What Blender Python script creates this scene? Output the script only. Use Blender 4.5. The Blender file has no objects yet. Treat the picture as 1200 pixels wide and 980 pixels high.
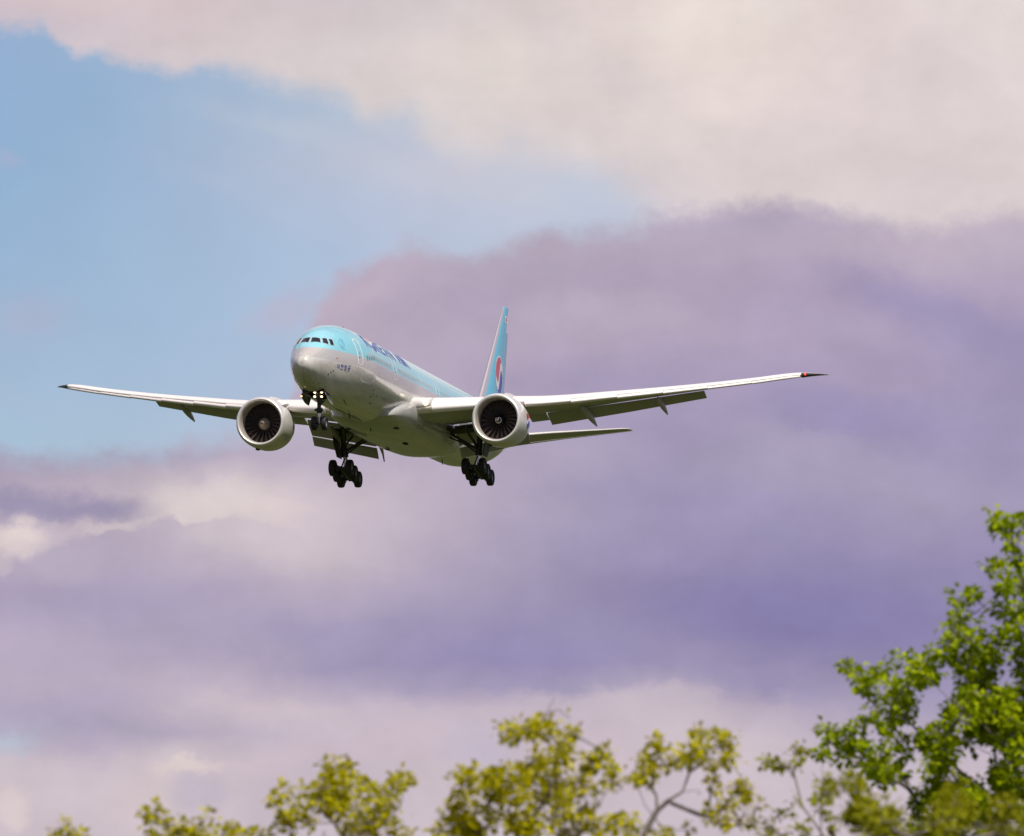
import bpy, bmesh, math, random
import numpy as np
from mathutils import Matrix, Vector
R_ = math.radians
scene = bpy.context.scene
COL = scene.collection
random.seed(7)

# ------------------------------------------------------------------ camera
EL = R_(4.8)                 # elevation of the optical axis
FPX = 8807.8                 # focal length in pixels of a 1200 px wide frame
CAM = Vector((0.0, 0.0, 1.7))
cam_d = bpy.data.cameras.new('camera')
cam_d.sensor_width = 36.0
cam_d.lens = FPX / 1200 * 36.0
cam_d.clip_start = 0.5
cam_d.clip_end = 60000
cam_d.dof.use_dof = True
cam_d.dof.focus_distance = 590.0
cam_d.dof.aperture_fstop = 8.0
cam = bpy.data.objects.new('camera', cam_d)
COL.objects.link(cam)
cam.location = CAM
cam.rotation_euler = (math.pi / 2 + EL, 0, 0)
scene.camera = cam
AX_R = Vector((1, 0, 0))
AX_F = Vector((0, math.cos(EL), math.sin(EL)))
AX_V = Vector((0, -math.sin(EL), math.cos(EL)))

# ------------------------------------------------------------------ sun
SUN_EL, SUN_AZ = R_(55), R_(30)       # azimuth: to the right of straight behind the camera
sdir = Vector((math.sin(SUN_AZ) * math.cos(SUN_EL), -math.cos(SUN_AZ) * math.cos(SUN_EL), math.sin(SUN_EL)))
sl = bpy.data.lights.new('sun', 'SUN')
sl.energy = 4.3
sl.angle = R_(0.53)
sl.color = (1.0, 0.93, 0.83)
so = bpy.data.objects.new('sun', sl)
COL.objects.link(so)
so.rotation_euler = sdir.to_track_quat('Z', 'Y').to_euler()
so.location = (60, -80, 120)

scene.render.engine = 'CYCLES'
scene.cycles.use_denoising = True
scene.cycles.max_bounces = 8
scene.cycles.transparent_max_bounces = 8
scene.view_settings.view_transform = 'Standard'
scene.view_settings.look = 'None'
scene.view_settings.exposure = 0
scene.view_settings.gamma = 1
scene.view_settings.use_curve_mapping = False

# ------------------------------------------------------------------ node helpers
def lin(c):
    return tuple(((x / 255) / 12.92 if x / 255 <= .04045 else ((x / 255 + .055) / 1.055) ** 2.4) for x in c)

class NT:
    def __init__(s, tree): s.t = tree
    def n(s, typ, **kw):
        nd = s.t.nodes.new(typ)
        for k, v in kw.items():
            if k == 'ins':
                for a, b in v.items():
                    s.put(nd.inputs[a], b)
            else: setattr(nd, k, v)
        return nd
    def put(s, sock, v):
        if isinstance(v, bpy.types.NodeSocket): s.t.links.new(v, sock)
        else: sock.default_value = v
    def m(s, op, a, b=0.0, c=None, clamp=False):
        nd = s.n('ShaderNodeMath', operation=op, use_clamp=clamp)
        s.put(nd.inputs[0], a); s.put(nd.inputs[1], b)
        if c is not None: s.put(nd.inputs[2], c)
        return nd.outputs[0]
    def mix(s, f, a, b, typ='MIX'):
        nd = s.n('ShaderNodeMix', data_type='RGBA', blend_type=typ)
        nd.clamp_factor = True
        s.put(nd.inputs[0], f); s.put(nd.inputs[6], a); s.put(nd.inputs[7], b)
        return nd.outputs[2]
    def sstep(s, x, lo, hi):
        nd = s.n('ShaderNodeMapRange', interpolation_type='SMOOTHSTEP')
        s.put(nd.inputs['Value'], x); s.put(nd.inputs['From Min'], lo); s.put(nd.inputs['From Max'], hi)
        return nd.outputs['Result']
    def ramp(s, fac, stops, interp='LINEAR'):
        nd = s.n('ShaderNodeValToRGB')
        r = nd.color_ramp; r.interpolation = interp
        while len(r.elements) < len(stops): r.elements.new(0.5)
        for e, (p, c) in zip(r.elements, stops):
            e.position = p
        for e, (p, c) in zip(r.elements, stops):
            e.color = (*c, 1) if not isinstance(c, float) else (c, c, c, 1)
        s.put(nd.inputs[0], fac)
        return nd.outputs[0]
    def noise(s, vec, scale, detail=4, rough=.5, out=0, dist=0.0):
        nd = s.n('ShaderNodeTexNoise', ins={'Scale': scale, 'Detail': detail, 'Roughness': rough, 'Distortion': dist})
        s.put(nd.inputs['Vector'], vec)
        return nd.outputs[out]

# ------------------------------------------------------------------ world: Nishita sky with layered clouds
world = bpy.data.worlds.new('World')
scene.world = world
world.use_nodes = True
W = NT(world.node_tree)
W.t.nodes.clear()
tc = W.n('ShaderNodeTexCoord').outputs['Generated']
sx = W.n('ShaderNodeSeparateXYZ'); W.put(sx.inputs[0], tc)
X, Y, Z = sx.outputs
az = W.m('ARCTAN2', X, Y)
el = W.m('ARCSINE', W.m('MAXIMUM', W.m('MINIMUM', Z, 1.0), -1.0))
# cloud-map coordinates in degrees of arc: one unit of "u" and "v" is 1/8808 rad; u to the east, v downwards
u0 = W.m('MULTIPLY_ADD', az, FPX * math.cos(EL), 600.0)
v0 = W.m('MULTIPLY_ADD', W.m('SUBTRACT', el, EL), -FPX, 490.0)
cv = W.n('ShaderNodeCombineXYZ'); W.put(cv.inputs[0], u0); W.put(cv.inputs[1], W.m('MULTIPLY', v0, 1.2))
cvec = cv.outputs[0]
nA = W.n('ShaderNodeSeparateColor'); W.put(nA.inputs[0], W.noise(cvec, 1 / 210, 6, .55, 1))
nB = W.n('ShaderNodeSeparateColor'); W.put(nB.inputs[0], W.noise(cvec, 1 / 60, 5, .55, 1))
nC = W.n('ShaderNodeSeparateColor'); W.put(nC.inputs[0], W.noise(cvec, 1 / 24, 4, .6, 1))
def warp(base, a, b, ka, kb):
    t = W.m('MULTIPLY_ADD', W.m('SUBTRACT', a, .5), ka, base)
    return W.m('MULTIPLY_ADD', W.m('SUBTRACT', b, .5), kb, t)
u = warp(u0, nA.outputs[0], nB.outputs[0], 62.0, 36.0)
v = warp(v0, nA.outputs[1], nB.outputs[1], 46.0, 30.0)
vf_ = W.m('MULTIPLY_ADD', W.m('SUBTRACT', nC.outputs[1], .5), 26.0, v)     # crisper billows for the cloud edges
U = W.m('MULTIPLY', u, 1 / 1200)

def grid(rows):
    vs = sorted(rows)
    vf = W.m('MULTIPLY', v, 1 / 980)
    out = None
    for j in range(13):
        st = []
        for q in vs:
            r = rows[q]
            st.append((q / 980, lin(r[min(j, len(r) - 1)])))
        c = W.ramp(vf, st, 'B_SPLINE' if False else 'LINEAR')
        if out is None: out = c
        else:
            f = W.m('SUBTRACT', W.m('MULTIPLY', U, 12.0), float(j - 1), clamp=True)
            out = W.mix(f, out, c)
    return out
BG = {
 0: [(214,196,200),(214,197,200),(213,196,200),(209,196,200),(209,197,201),(212,200,202),(216,204,203),(222,208,206),(231,217,212),(228,216,212),(225,211,209),(224,212,211),(228,216,213)],
 30: [(204,192,202),(208,195,202),(212,197,201),(212,199,202),(211,199,202),(214,203,204),(219,208,206),(222,209,207),(230,218,212),(227,214,210),(224,211,209),(223,210,210),(226,214,212)],
 60: [(158,180,210),(176,186,207),(205,195,202),(212,200,203),(214,203,205),(218,207,206),(222,211,207),(223,210,207),(227,214,209),(226,213,210),(222,209,208),(222,209,209),(224,212,211)],
 100: [(147,176,210),(150,178,210),(172,184,207),(194,194,205),(210,203,205),(217,207,206),(220,209,206),(221,209,208),(224,211,208),(222,209,208),(220,207,207),(220,207,207),(222,209,209)],
 140: [(147,177,210),(150,178,210),(164,183,209),(181,189,209),(194,196,208),(206,202,208),(214,206,207),(217,207,208),(221,209,208),(221,208,208),(221,208,208),(220,207,207),(221,208,208)],
 190: [(147,177,210),(151,179,210),(160,182,210),(175,188,211),(186,193,212),(194,196,213),(199,200,212),(206,201,208),(216,205,208),(222,209,208),(222,209,208),(221,208,208),(220,207,208)],
 240: [(149,179,210),(153,181,211),(161,184,212),(170,188,213),(180,192,215),(188,195,216),(190,198,217),(192,200,218),(208,202,210),(218,207,208),(218,206,208),(218,206,208),(216,204,207)],
 300: [(152,181,211),(156,183,212),(163,186,213),(168,190,216),(174,192,217),(182,195,217),(188,197,217),(190,198,217),(205,202,210),(215,204,207)],
 380: [(160,183,211),(161,185,212),(163,187,214),(168,190,216),(176,192,217),(182,195,217),(188,197,217)],
 450: [(165,188,213),(165,188,214),(168,190,215),(172,190,215),(178,190,214)],
 530: [(168,193,214),(170,193,214),(174,193,214),(178,190,212)],
}
GA = {
 250: [(190,180,200),(190,180,200),(190,180,200),(190,180,200),(190,178,198),(188,176,196),(184,172,190),(183,170,190),(183,170,190),(178,166,188),(185,172,190),(192,178,193),(194,180,195)],
 300: [(190,178,198),(190,178,198),(190,178,198),(190,178,196),(190,177,195),(187,174,193),(179,167,187),(177,164,186),(178,165,187),(179,166,188),(184,170,190),(188,174,192),(189,176,195)],
 350: [(188,174,194),(188,174,194),(188,174,194),(188,172,190),(186,172,191),(178,165,187),(177,164,187),(180,167,189),(179,166,189),(174,160,187),(172,158,188),(178,164,190),(178,164,192)],
 400: [(188,174,194),(188,174,194),(188,174,194),(188,172,190),(184,171,190),(178,165,188),(180,167,190),(179,166,190),(177,164,189),(176,162,190),(170,157,188),(165,154,189),(158,148,187)],
 450: [(182,172,196),(182,172,196),(184,173,196),(186,174,194),(184,172,193),(179,167,190),(176,163,189),(171,159,188),(168,156,187),(168,156,188),(168,156,188),(168,156,189),(161,150,188)],
 500: [(172,164,190),(176,168,194),(182,174,198),(187,178,200),(188,178,199),(181,169,191),(172,162,188),(165,155,187),(163,152,186),(158,149,185),(155,146,185),(158,149,186),(160,150,187)],
 540: [(168,157,182),(168,158,182),(172,162,184),(184,173,193),(188,176,196),(184,171,192),(174,163,188),(166,156,187),(164,154,187),(165,156,187),(163,154,187),(160,151,187),(158,149,186)],
 570: [(176,164,186),(186,173,190),(206,193,200),(205,191,200),(200,186,198),(188,174,193),(176,165,189),(167,157,187),(165,155,187),(166,157,188),(166,157,187),(164,155,187),(160,151,187)],
 595: [(178,166,186),(184,171,188),(216,203,205),(216,203,204),(203,189,199),(188,175,193),(176,165,189),(167,157,187),(162,153,186),(163,154,187),(163,154,187),(164,155,187),(161,151,188)],
 625: [(200,186,196),(196,182,194),(217,203,204),(214,200,203),(202,188,199),(186,173,192),(173,162,188),(161,152,186),(154,145,183),(154,146,184),(156,147,185),(158,149,186),(158,148,187)],
}
GB = {
 590: [(190,178,194),(180,168,188),(196,183,195),(211,198,203),(206,192,200),(187,174,192),(174,163,188),(165,155,186),(160,151,186),(160,151,186),(162,153,187),(164,155,188),(162,152,188)],
 640: [(178,166,190),(180,168,190),(186,174,192),(198,185,197),(198,184,197),(184,171,191),(172,161,187),(158,149,185),(150,141,182),(149,141,182),(150,142,182),(150,142,183),(152,144,184)],
 690: [(172,160,189),(172,161,189),(178,167,191),(188,175,194),(184,172,193),(174,163,190),(163,153,186),(152,143,182),(143,134,178),(139,131,177),(141,133,178),(144,136,180),(146,138,181)],
 740: [(182,170,194),(174,164,190),(172,162,189),(170,160,189),(168,158,189),(160,151,187),(150,142,183),(152,145,183),(148,139,180),(137,129,175),(139,131,177),(142,134,179),(145,137,180)],
 780: [(184,172,195),(180,169,193),(178,167,192),(168,158,189),(160,151,187),(154,145,184),(150,141,183),(152,144,183),(160,151,185),(146,138,179),(146,138,179),(148,140,180),(148,140,181)],
 808: [(182,171,194),(184,172,193),(190,177,194),(190,176,194),(178,167,192),(170,160,190),(162,152,187),(166,157,188),(184,172,192),(160,150,183),(156,147,183),(156,147,183),(156,147,183)],
 832: [(178,168,193),(180,169,192),(190,177,195),(198,184,197),(197,183,197),(199,184,197),(197,182,196),(199,185,197),(202,188,198),(184,171,190),(170,160,188),(168,158,186),(166,156,185)],
 860: [(180,178,200),(172,162,188),(178,168,190),(192,179,195),(200,186,198),(202,187,198),(200,185,197),(202,187,198),(204,190,199),(202,188,198),(190,177,193),(184,171,190),(178,166,188)],
 890: [(204,192,202),(196,182,195),(208,194,199),(202,187,197),(201,186,198),(203,188,198),(203,188,198),(203,188,198),(204,190,199),(204,190,199),(200,186,197),(198,184,196)],
 930: [(208,194,201),(206,192,200),(210,196,199),(200,186,197),(200,187,198),(203,189,198)],
 975: [(204,190,199),(206,192,200),(206,192,199),(199,186,197),(200,187,198),(203,189,198)],
}
def edge(pts, ulo=-150, uhi=1350):
    # height of a cloud top as a function of azimuth
    st = [((a - ulo) / (uhi - ulo), float(b) / 1000) for a, b in pts]
    c = W.ramp(W.m('MULTIPLY_ADD', u, 1 / (uhi - ulo), -ulo / (uhi - ulo)), st, 'LINEAR')
    s = W.n('ShaderNodeSeparateColor'); W.put(s.inputs[0], c)
    return W.m('MULTIPLY', s.outputs[0], 1000.0)
_l = GA[625]
GA[660] = _l[:4] + [(200,186,198)] + [tuple((a + b) // 2 for a, b in zip(GB[640][k], GB[690][k])) for k in range(5, 13)]
GA[700] = _l[:4] + [(198,184,197)] + GB[690][5:]
GB[590] = GB[590][:5] + GA[595][5:]
GB[625] = [tuple((a + 2 * b) // 3 for a, b in zip(GB[590][k], GB[640][k])) for k in range(5)] + GA[625][5:]
del GB[640]
GB[655] = [(176,164,190),(178,166,190),(184,172,192),(196,183,196),(195,182,196)] + GA[660][5:]
HI = {
 0: BG[0], 30: BG[30],
 60: [(208,196,204),(210,197,203),(212,199,203),(213,201,203),(215,204,205),(219,208,206),(223,212,207),(223,210,207),(227,214,209),(226,213,210),(222,209,208),(222,209,209),(224,212,211)],
 100: [(204,196,205),(205,197,205),(207,199,205),(211,202,205),(216,206,206),(220,209,207),(222,211,207),(222,210,208),(224,211,208),(222,209,208),(220,207,207),(220,207,207),(222,209,209)],
 150: [(204,198,207),(204,198,207),(206,200,207),(208,201,207),(212,204,206),(216,207,207),(219,208,207),(219,208,207),(221,209,208),(221,208,208),(221,208,208),(220,207,207),(221,208,208)],
 220: [(204,198,207),(204,198,207),(206,200,207),(208,201,208),(210,203,208),(212,205,208),(214,206,208),(216,206,208),(218,206,208),(221,208,208),(220,207,208),(219,206,208),(218,206,207)],
 300: [(208,202,209),(208,202,209),(208,202,209),(208,202,209),(210,203,209),(212,204,209),(212,204,209),(212,204,209),(213,204,208),(216,205,207)],
}
BG2 = {q: list(BG[q]) for q in BG if q > 30}
BG2[60] = [(148,175,209),(152,178,209),(158,181,209),(168,186,210),(176,190,211),(186,196,212),(194,199,211),(204,203,210)] + [(214,206,209)] * 5
BG2[100] = [(147,176,210),(150,178,210),(158,181,209),(168,186,210),(178,191,211),(188,196,212),(196,200,211),(206,203,209)] + [(216,206,208)] * 5
BG2[140] = [(147,177,210),(150,178,210),(159,182,209),(170,187,210),(180,192,211),(190,197,212),(198,200,211),(208,203,208)] + [(218,207,208)] * 5
def mauve(g): return {q: [(a, b, c_ - .16 * max(0, c_ - a)) for a, b, c_ in row] for q, row in g.items()}
GA, GB = mauve(GA), mauve(GB)
E1 = edge([(0,528),(100,530),(200,524),(275,514),(325,505),(348,440),(357,390),(372,360),(396,330),(434,306),(452,290),(492,277),(520,291),(548,299),(578,285),(640,264),(700,259),(760,251),(850,241),(925,236),(1000,254),(1070,268),(1120,251),(1200,249)])
E2 = edge([(0,640),(50,642),(100,622),(150,614),(178,606),(205,604),(218,616),(240,610),(290,606),(330,613),(360,625),(400,640),(450,662),(600,680),(1200,690)])
# softness grows to the left of the dark bank and near the horizon
mA = W.sstep(W.m('SUBTRACT', vf_, E1), -14.0, W.m('MULTIPLY_ADD', W.sstep(u, 330.0, 520.0), -8.0, 32.0))
mB = W.sstep(W.m('SUBTRACT', vf_, E2), -4.0, W.m('MULTIPLY_ADD', W.sstep(u, 300.0, 480.0), 34.0, 8.0))
E0 = edge([(0,38),(50,34),(85,66),(120,66),(150,80),(200,88),(240,76),(290,84),(340,92),(390,100),(430,128),(470,120),(520,150),(560,162),(610,146),(660,158),(700,180),(760,208),(830,246),(900,300),(1200,420)])
mH = W.sstep(W.m('SUBTRACT', vf_, E0), -14.0, W.m('MULTIPLY_ADD', W.sstep(u, 100.0, 700.0), 40.0, 16.0))
c = W.mix(mH, grid(HI), grid(BG2))
c = W.mix(mA, c, grid(GA))
c = W.mix(mB, c, grid(GB))
# single cloud puffs: centre, radii, colour, strength, firmness of the edge
PUFFS = [(18,590,58,17,(154,146,175),.9,.75),(60,598,30,10,(158,149,177),.7,.8),(118,592,60,16,(154,146,176),.9,.8),(25,632,30,20,(224,210,207),.9,.5),(8,655,12,14,(214,200,204),.6,.6),
 (60,655,60,22,(186,174,192),.5,.7),(245,585,75,16,(220,207,206),.6,.8),(300,598,60,12,(219,205,205),.5,.6),(130,616,42,6,(208,194,199),.6,.6),
 (235,925,32,24,(190,179,195),.75,.6),(228,895,40,7,(221,206,203),.7,.7),(12,950,18,24,(222,208,207),.7,.5),(15,868,26,12,(186,196,212),.6,.8),
 (100,875,50,22,(174,164,189),.5,.8),(8,182,16,9,(166,178,206),.6,.8),(34,372,42,26,(174,178,203),.55,.9),(845,52,60,70,(234,221,214),.5,.9),(560,880,40,26,(186,180,202),.45,.8),
 (640,60,28,60,(212,201,203),.35,.9),(1010,120,60,70,(220,206,206),.35,.9),(690,232,60,38,(186,199,220),.5,.9),(860,262,120,20,(177,166,188),.5,.9)]
PUFFS += [(338,368,46,22,(188,178,198),.6,1.0,-20),(1090,368,120,28,(157,147,183),.8,.9,20),(965,384,120,20,(177,164,190),.65,.9,12),(770,328,150,20,(171,159,183),.55,.9,3),(690,364,120,19,(186,173,193),.6,.9,5),
 (720,438,120,26,(164,153,185),.55,.9,-4),(935,522,115,24,(171,161,188),.8,.9,14),(1120,576,105,20,(169,159,188),.65,.9,18),(830,592,160,28,(156,148,184),.6,.9,4),(1000,478,95,24,(153,143,184),.5,.9,10),
 (560,345,60,26,(172,159,183),.5,.9,-8),(470,335,60,24,(182,167,188),.5,.9,-12),(425,350,50,16,(194,178,193),.5,.9,-25),(640,540,90,24,(178,167,189),.5,.9,-6),(330,640,80,24,(210,197,202),.6,.9,8),(250,628,34,16,(206,193,200),.5,.8,0),
 (150,705,150,22,(166,156,187),.55,.9,-4),(420,745,120,20,(160,151,186),.5,.9,6),(60,745,70,26,(186,174,195),.5,.9,10),(270,790,80,20,(188,175,193),.45,.9,-8),(300,835,110,16,(206,191,199),.6,.9,6),(90,830,90,16,(174,164,190),.5,.9,-6),
 (720,820,110,12,(203,189,198),.6,.9,-3),(860,800,90,16,(150,142,181),.5,.9,12),(1020,860,110,26,(182,170,190),.5,.9,10),(760,640,140,26,(160,151,185),.45,.9,6),(940,720,150,34,(136,128,176),.6,.9,3),(620,770,130,18,(148,140,181),.5,.9,0),
 (880,110,120,24,(228,215,211),.45,.9,-18),(720,90,90,26,(216,204,207),.4,.9,24),(1110,60,90,30,(220,207,207),.4,.9,-30),(360,160,110,14,(190,198,213),.45,.9,16),(560,220,130,22,(200,201,213),.45,.9,10),(300,230,120,16,(176,190,213),.4,.9,20)]
for (a, b, ra, rb, col, stg, firm, *tilt) in PUFFS:
    tl = R_(tilt[0]) if tilt else 0.0
    pu, pv = W.m('SUBTRACT', u, float(a)), W.m('SUBTRACT', vf_, float(b))
    if tl:
        pu, pv = (W.m('ADD', W.m('MULTIPLY', pu, math.cos(tl)), W.m('MULTIPLY', pv, math.sin(tl))), W.m('SUBTRACT', W.m('MULTIPLY', pv, math.cos(tl)), W.m('MULTIPLY', pu, math.sin(tl))))
    du = W.m('MULTIPLY', pu, 1 / ra); dv = W.m('MULTIPLY', pv, 1 / rb)
    r = W.m('SQRT', W.m('ADD', W.m('MULTIPLY', du, du), W.m('MULTIPLY', dv, dv)))
    f = W.m('MULTIPLY', W.sstep(r, 1.0 + firm * .8, 1.0 - firm), stg)
    c = W.mix(f, c, (*lin(col), 1))
# fine mottling of the vapour
n3 = W.noise(cvec, 1 / 95, 8, .58)
inblue = W.m('MULTIPLY', mH, W.m('SUBTRACT', 1.0, mA))
gain = W.m('MULTIPLY_ADD', W.m('SUBTRACT', n3, .5), W.m('MULTIPLY_ADD', inblue, -.20, .30), 1.0)
gv = W.n('ShaderNodeVectorMath', operation='SCALE'); W.put(gv.inputs[0], c); W.put(gv.inputs['Scale'], W.m('MULTIPLY', gain, 10.0))
cl_local = gv.outputs[0]
# everywhere else: Nishita sky with broken cumulus
sky = W.n('ShaderNodeTexSky', sky_type='NISHITA', sun_disc=False)
sky.sun_elevation = SUN_EL
sky.sun_rotation = math.pi - SUN_AZ
sky.altitude = 50; sky.air_density = 1.0; sky.dust_density = 1.2
mp = W.n('ShaderNodeMapping'); W.put(mp.inputs['Vector'], tc); mp.inputs['Scale'].default_value = (1, 1, 2.6)
nc = W.noise(mp.outputs[0], 2.3, 8, .56)
nd_ = W.noise(mp.outputs[0], 5.0, 6, .6)
low = W.sstep(Z, .40, .06)
cov = W.m('MAXIMUM', W.sstep(nc, .44, .60), W.m('MULTIPLY', low, .9))
ccol = W.mix(W.sstep(nd_, .35, .68), (*[10 * q for q in lin((160,150,182))], 1), (*[10 * q for q in lin((226,213,209))], 1))
ccol = W.mix(W.m('MULTIPLY', low, .8), ccol, (*[10 * q for q in lin((140,130,158))], 1))
gen = W.mix(cov, sky.outputs[0], ccol)
ub = W.m('MULTIPLY_ADD', W.m('SUBTRACT', nA.outputs[0], .5), 1500.0, u0)
vb = W.m('MULTIPLY_ADD', W.m('SUBTRACT', nA.outputs[1], .5), 1300.0, v0)
inu = W.m('MULTIPLY', W.sstep(ub, -1900.0, -420.0), W.sstep(ub, 3100.0, 1620.0))
inv_ = W.m('MULTIPLY', W.sstep(vb, -1700.0, -380.0), W.sstep(vb, 2200.0, 1360.0))
fin_c = W.mix(W.m('MULTIPLY', inu, inv_), gen, cl_local)
bgn = W.n('ShaderNodeBackground'); W.put(bgn.inputs[0], fin_c); bgn.inputs[1].default_value = 0.1
wo = W.n('ShaderNodeOutputWorld'); W.put(wo.inputs[0], bgn.outputs[0])
world.cycles.sampling_method = 'MANUAL'
world.cycles.sample_map_resolution = 512

# ------------------------------------------------------------------ materials
def mat(name, color, rough=.5, metal=0.0, coat=0.0, spec=.5, noise=None, emis=None, estr=0.0):
    m = bpy.data.materials.new(name); m.use_nodes = True
    T = NT(m.node_tree); b = m.node_tree.nodes['Principled BSDF']
    b.inputs['Base Color'].default_value = (*color, 1)
    b.inputs['Roughness'].default_value = rough
    b.inputs['Metallic'].default_value = metal
    b.inputs['Coat Weight'].default_value = coat
    b.inputs['Coat Roughness'].default_value = .06
    b.inputs['Specular IOR Level'].default_value = spec
    if noise:
        sc, amt = noise
        g = T.n('ShaderNodeTexCoord').outputs['Object']
        f = T.noise(g, sc, 5, .6)
        T.put(b.inputs['Base Color'], T.mix(f, (*[q * (1 - amt) for q in color], 1), (*[min(1, q * (1 + amt)) for q in color], 1)))
        T.put(b.inputs['Roughness'], T.m('MULTIPLY_ADD', T.m('SUBTRACT', f, .5), .25, rough))
    if emis:
        b.inputs['Emission Color'].default_value = (*emis, 1)
        b.inputs['Emission Strength'].default_value = estr
    return m
M = {}
M['white'] = mat('slat_white', (.87, .81, .77), .35, 0, .2, noise=(1.2, .05))
M['wing'] = mat('wing_grey', (.38, .375, .36), .4, 0, .1, noise=(.7, .08))
M['grey'] = mat('belly_grey', (.46, .45, .42), .28, 0, .6, noise=(.55, .18))
M['nacelle'] = mat('nacelle_grey', (.66, .64, .62), .3, 0, .5, noise=(.8, .05))
M['lip'] = mat('polished_aluminium', (.86, .82, .78), .38, .55, noise=(2., .04))
M['liner'] = mat('intake_liner', (.36, .32, .28), .5, noise=(3., .08))
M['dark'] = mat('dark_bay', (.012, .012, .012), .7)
M['fan'] = mat('fan_titanium', (.085, .068, .066), .4, .3)
M['tyre'] = mat('tyre_rubber', (.010, .010, .012), .65, noise=(4., .3))
M['rim'] = mat('wheel_rim', (.30, .30, .31), .4, .3)
M['strut'] = mat('strut_grey', (.035, .035, .04), .4, .2, noise=(3., .25))
M['chrome'] = mat('oleo_chrome', (.8, .8, .82), .15, 1.0)
M['glass'] = mat('cockpit_glass', (.012, .014, .022), .08, 0, 0, .6)
M['pane'] = mat('cabin_glass_sky_sheen', (.36, .40, .43), .10, 0, .6, .6)  # pale: the reflected sky is put into the pane colour
M['blue_text'] = mat('dark_blue_paint', (.075, .09, .37), .4, 0, 0, .4)
M['red'] = mat('red_paint', (.55, .03, .05), .3, 0, .4)
M['mark_white'] = mat('white_paint', (.82, .81, .80), .3, 0, .4)
M['pale_blue'] = mat('pale_blue_paint', (.10, .40, .62), .3, 0, .4)
M['door_line'] = mat('door_outline_paint', (.78, .84, .86), .35, 0, .3)
M['spin_sunlit'] = mat('spinner_sunlit_tan', (.42, .35, .29), .35, .2)  # tan of the sunlit cone put into its base colour
M['spin_black'] = mat('spinner_black', (.012, .012, .013), .3)
M['landing'] = mat('landing_lamp', (1, 1, 1), .3, emis=(1, .76, .42), estr=3.5)
M['lamp_warm'] = mat('warm_lamp', (1, .9, .7), .3, emis=(1, .62, .25), estr=3)
M['root_lamp'] = mat('root_lamp', (1, 1, 1), .3, emis=(1, .88, .66), estr=1.6)
M['nav_red'] = mat('red_lamp', (.6, .02, .02), .3, emis=(1, .06, .02), estr=2.5)
M['nav_green'] = mat('green_lamp', (.02, .1, .06), .3)
M['dark_green'] = mat('zinc_primer', (.04, .042, .03), .6)
M['frame_paint'] = mat('windscreen_frame_paint', (.52, .50, .49), .6, 0, 0, .2)
M['tip_dark'] = mat('tip_fairing_dark', (.05, .05, .05), .4)
M['silver'] = mat('bare_metal', (.80, .72, .72), .3, .7)

def livery(name, lower=True):
    m = bpy.data.materials.new(name); m.use_nodes = True
    T = NT(m.node_tree); b = m.node_tree.nodes['Principled BSDF']
    oc = T.n('ShaderNodeTexCoord').outputs['Object']
    s = T.n('ShaderNodeSeparateXYZ'); T.put(s.inputs[0], oc)
    x, y, z = s.outputs
    mp = T.n('ShaderNodeMapping'); T.put(mp.inputs['Vector'], oc); mp.inputs['Scale'].default_value = (.25, 1.2, 1.2)
    st = T.noise(mp.outputs[0], 1.0, 6, .6)
    # faint skin joints: a ring every 4.3 m, softened by grime
    ring = T.m('ABSOLUTE', T.m('SUBTRACT', T.m('FRACT', T.m('MULTIPLY', x, 1 / 4.3)), .5))
    joint = T.sstep(ring, .494, .4995)
    blue = T.mix(st, (.25, .585, .68, 1), (.29, .635, .72, 1))
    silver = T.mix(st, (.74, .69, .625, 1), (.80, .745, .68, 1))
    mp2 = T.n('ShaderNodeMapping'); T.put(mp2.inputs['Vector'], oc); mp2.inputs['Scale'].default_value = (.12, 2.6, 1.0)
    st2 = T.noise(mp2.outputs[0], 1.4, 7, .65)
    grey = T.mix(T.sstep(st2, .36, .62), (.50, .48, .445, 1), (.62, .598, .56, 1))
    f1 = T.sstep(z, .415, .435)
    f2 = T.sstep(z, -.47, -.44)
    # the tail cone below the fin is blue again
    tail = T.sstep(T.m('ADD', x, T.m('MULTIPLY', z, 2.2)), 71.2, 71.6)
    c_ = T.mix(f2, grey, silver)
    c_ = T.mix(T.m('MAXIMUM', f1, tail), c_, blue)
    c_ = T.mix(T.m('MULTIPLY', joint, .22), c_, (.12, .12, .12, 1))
    T.put(b.inputs['Base Color'], c_)
    met = T.m('MULTIPLY', T.m('SUBTRACT', f2, T.m('MAXIMUM', f1, tail), clamp=True), .5)
    T.put(b.inputs['Metallic'], met)
    T.put(b.inputs['Roughness'], T.m('MULTIPLY_ADD', T.m('SUBTRACT', st, .5), .15, .27))
    b.inputs['Coat Weight'].default_value = .8
    b.inputs['Coat Roughness'].default_value = .045
    b.inputs['Coat IOR'].default_value = 1.48
    return m
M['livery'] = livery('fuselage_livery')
M['blue'] = mat('sky_blue_paint', (.13, .48, .67), .32, 0, .15, noise=(.4, .05))
M['rudder'] = mat('rudder_reflection_blue', (.22, .42, .60), .32, 0, .3, noise=(.4, .05))  # purplish sky reflection on the rudder put into its colour

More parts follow.
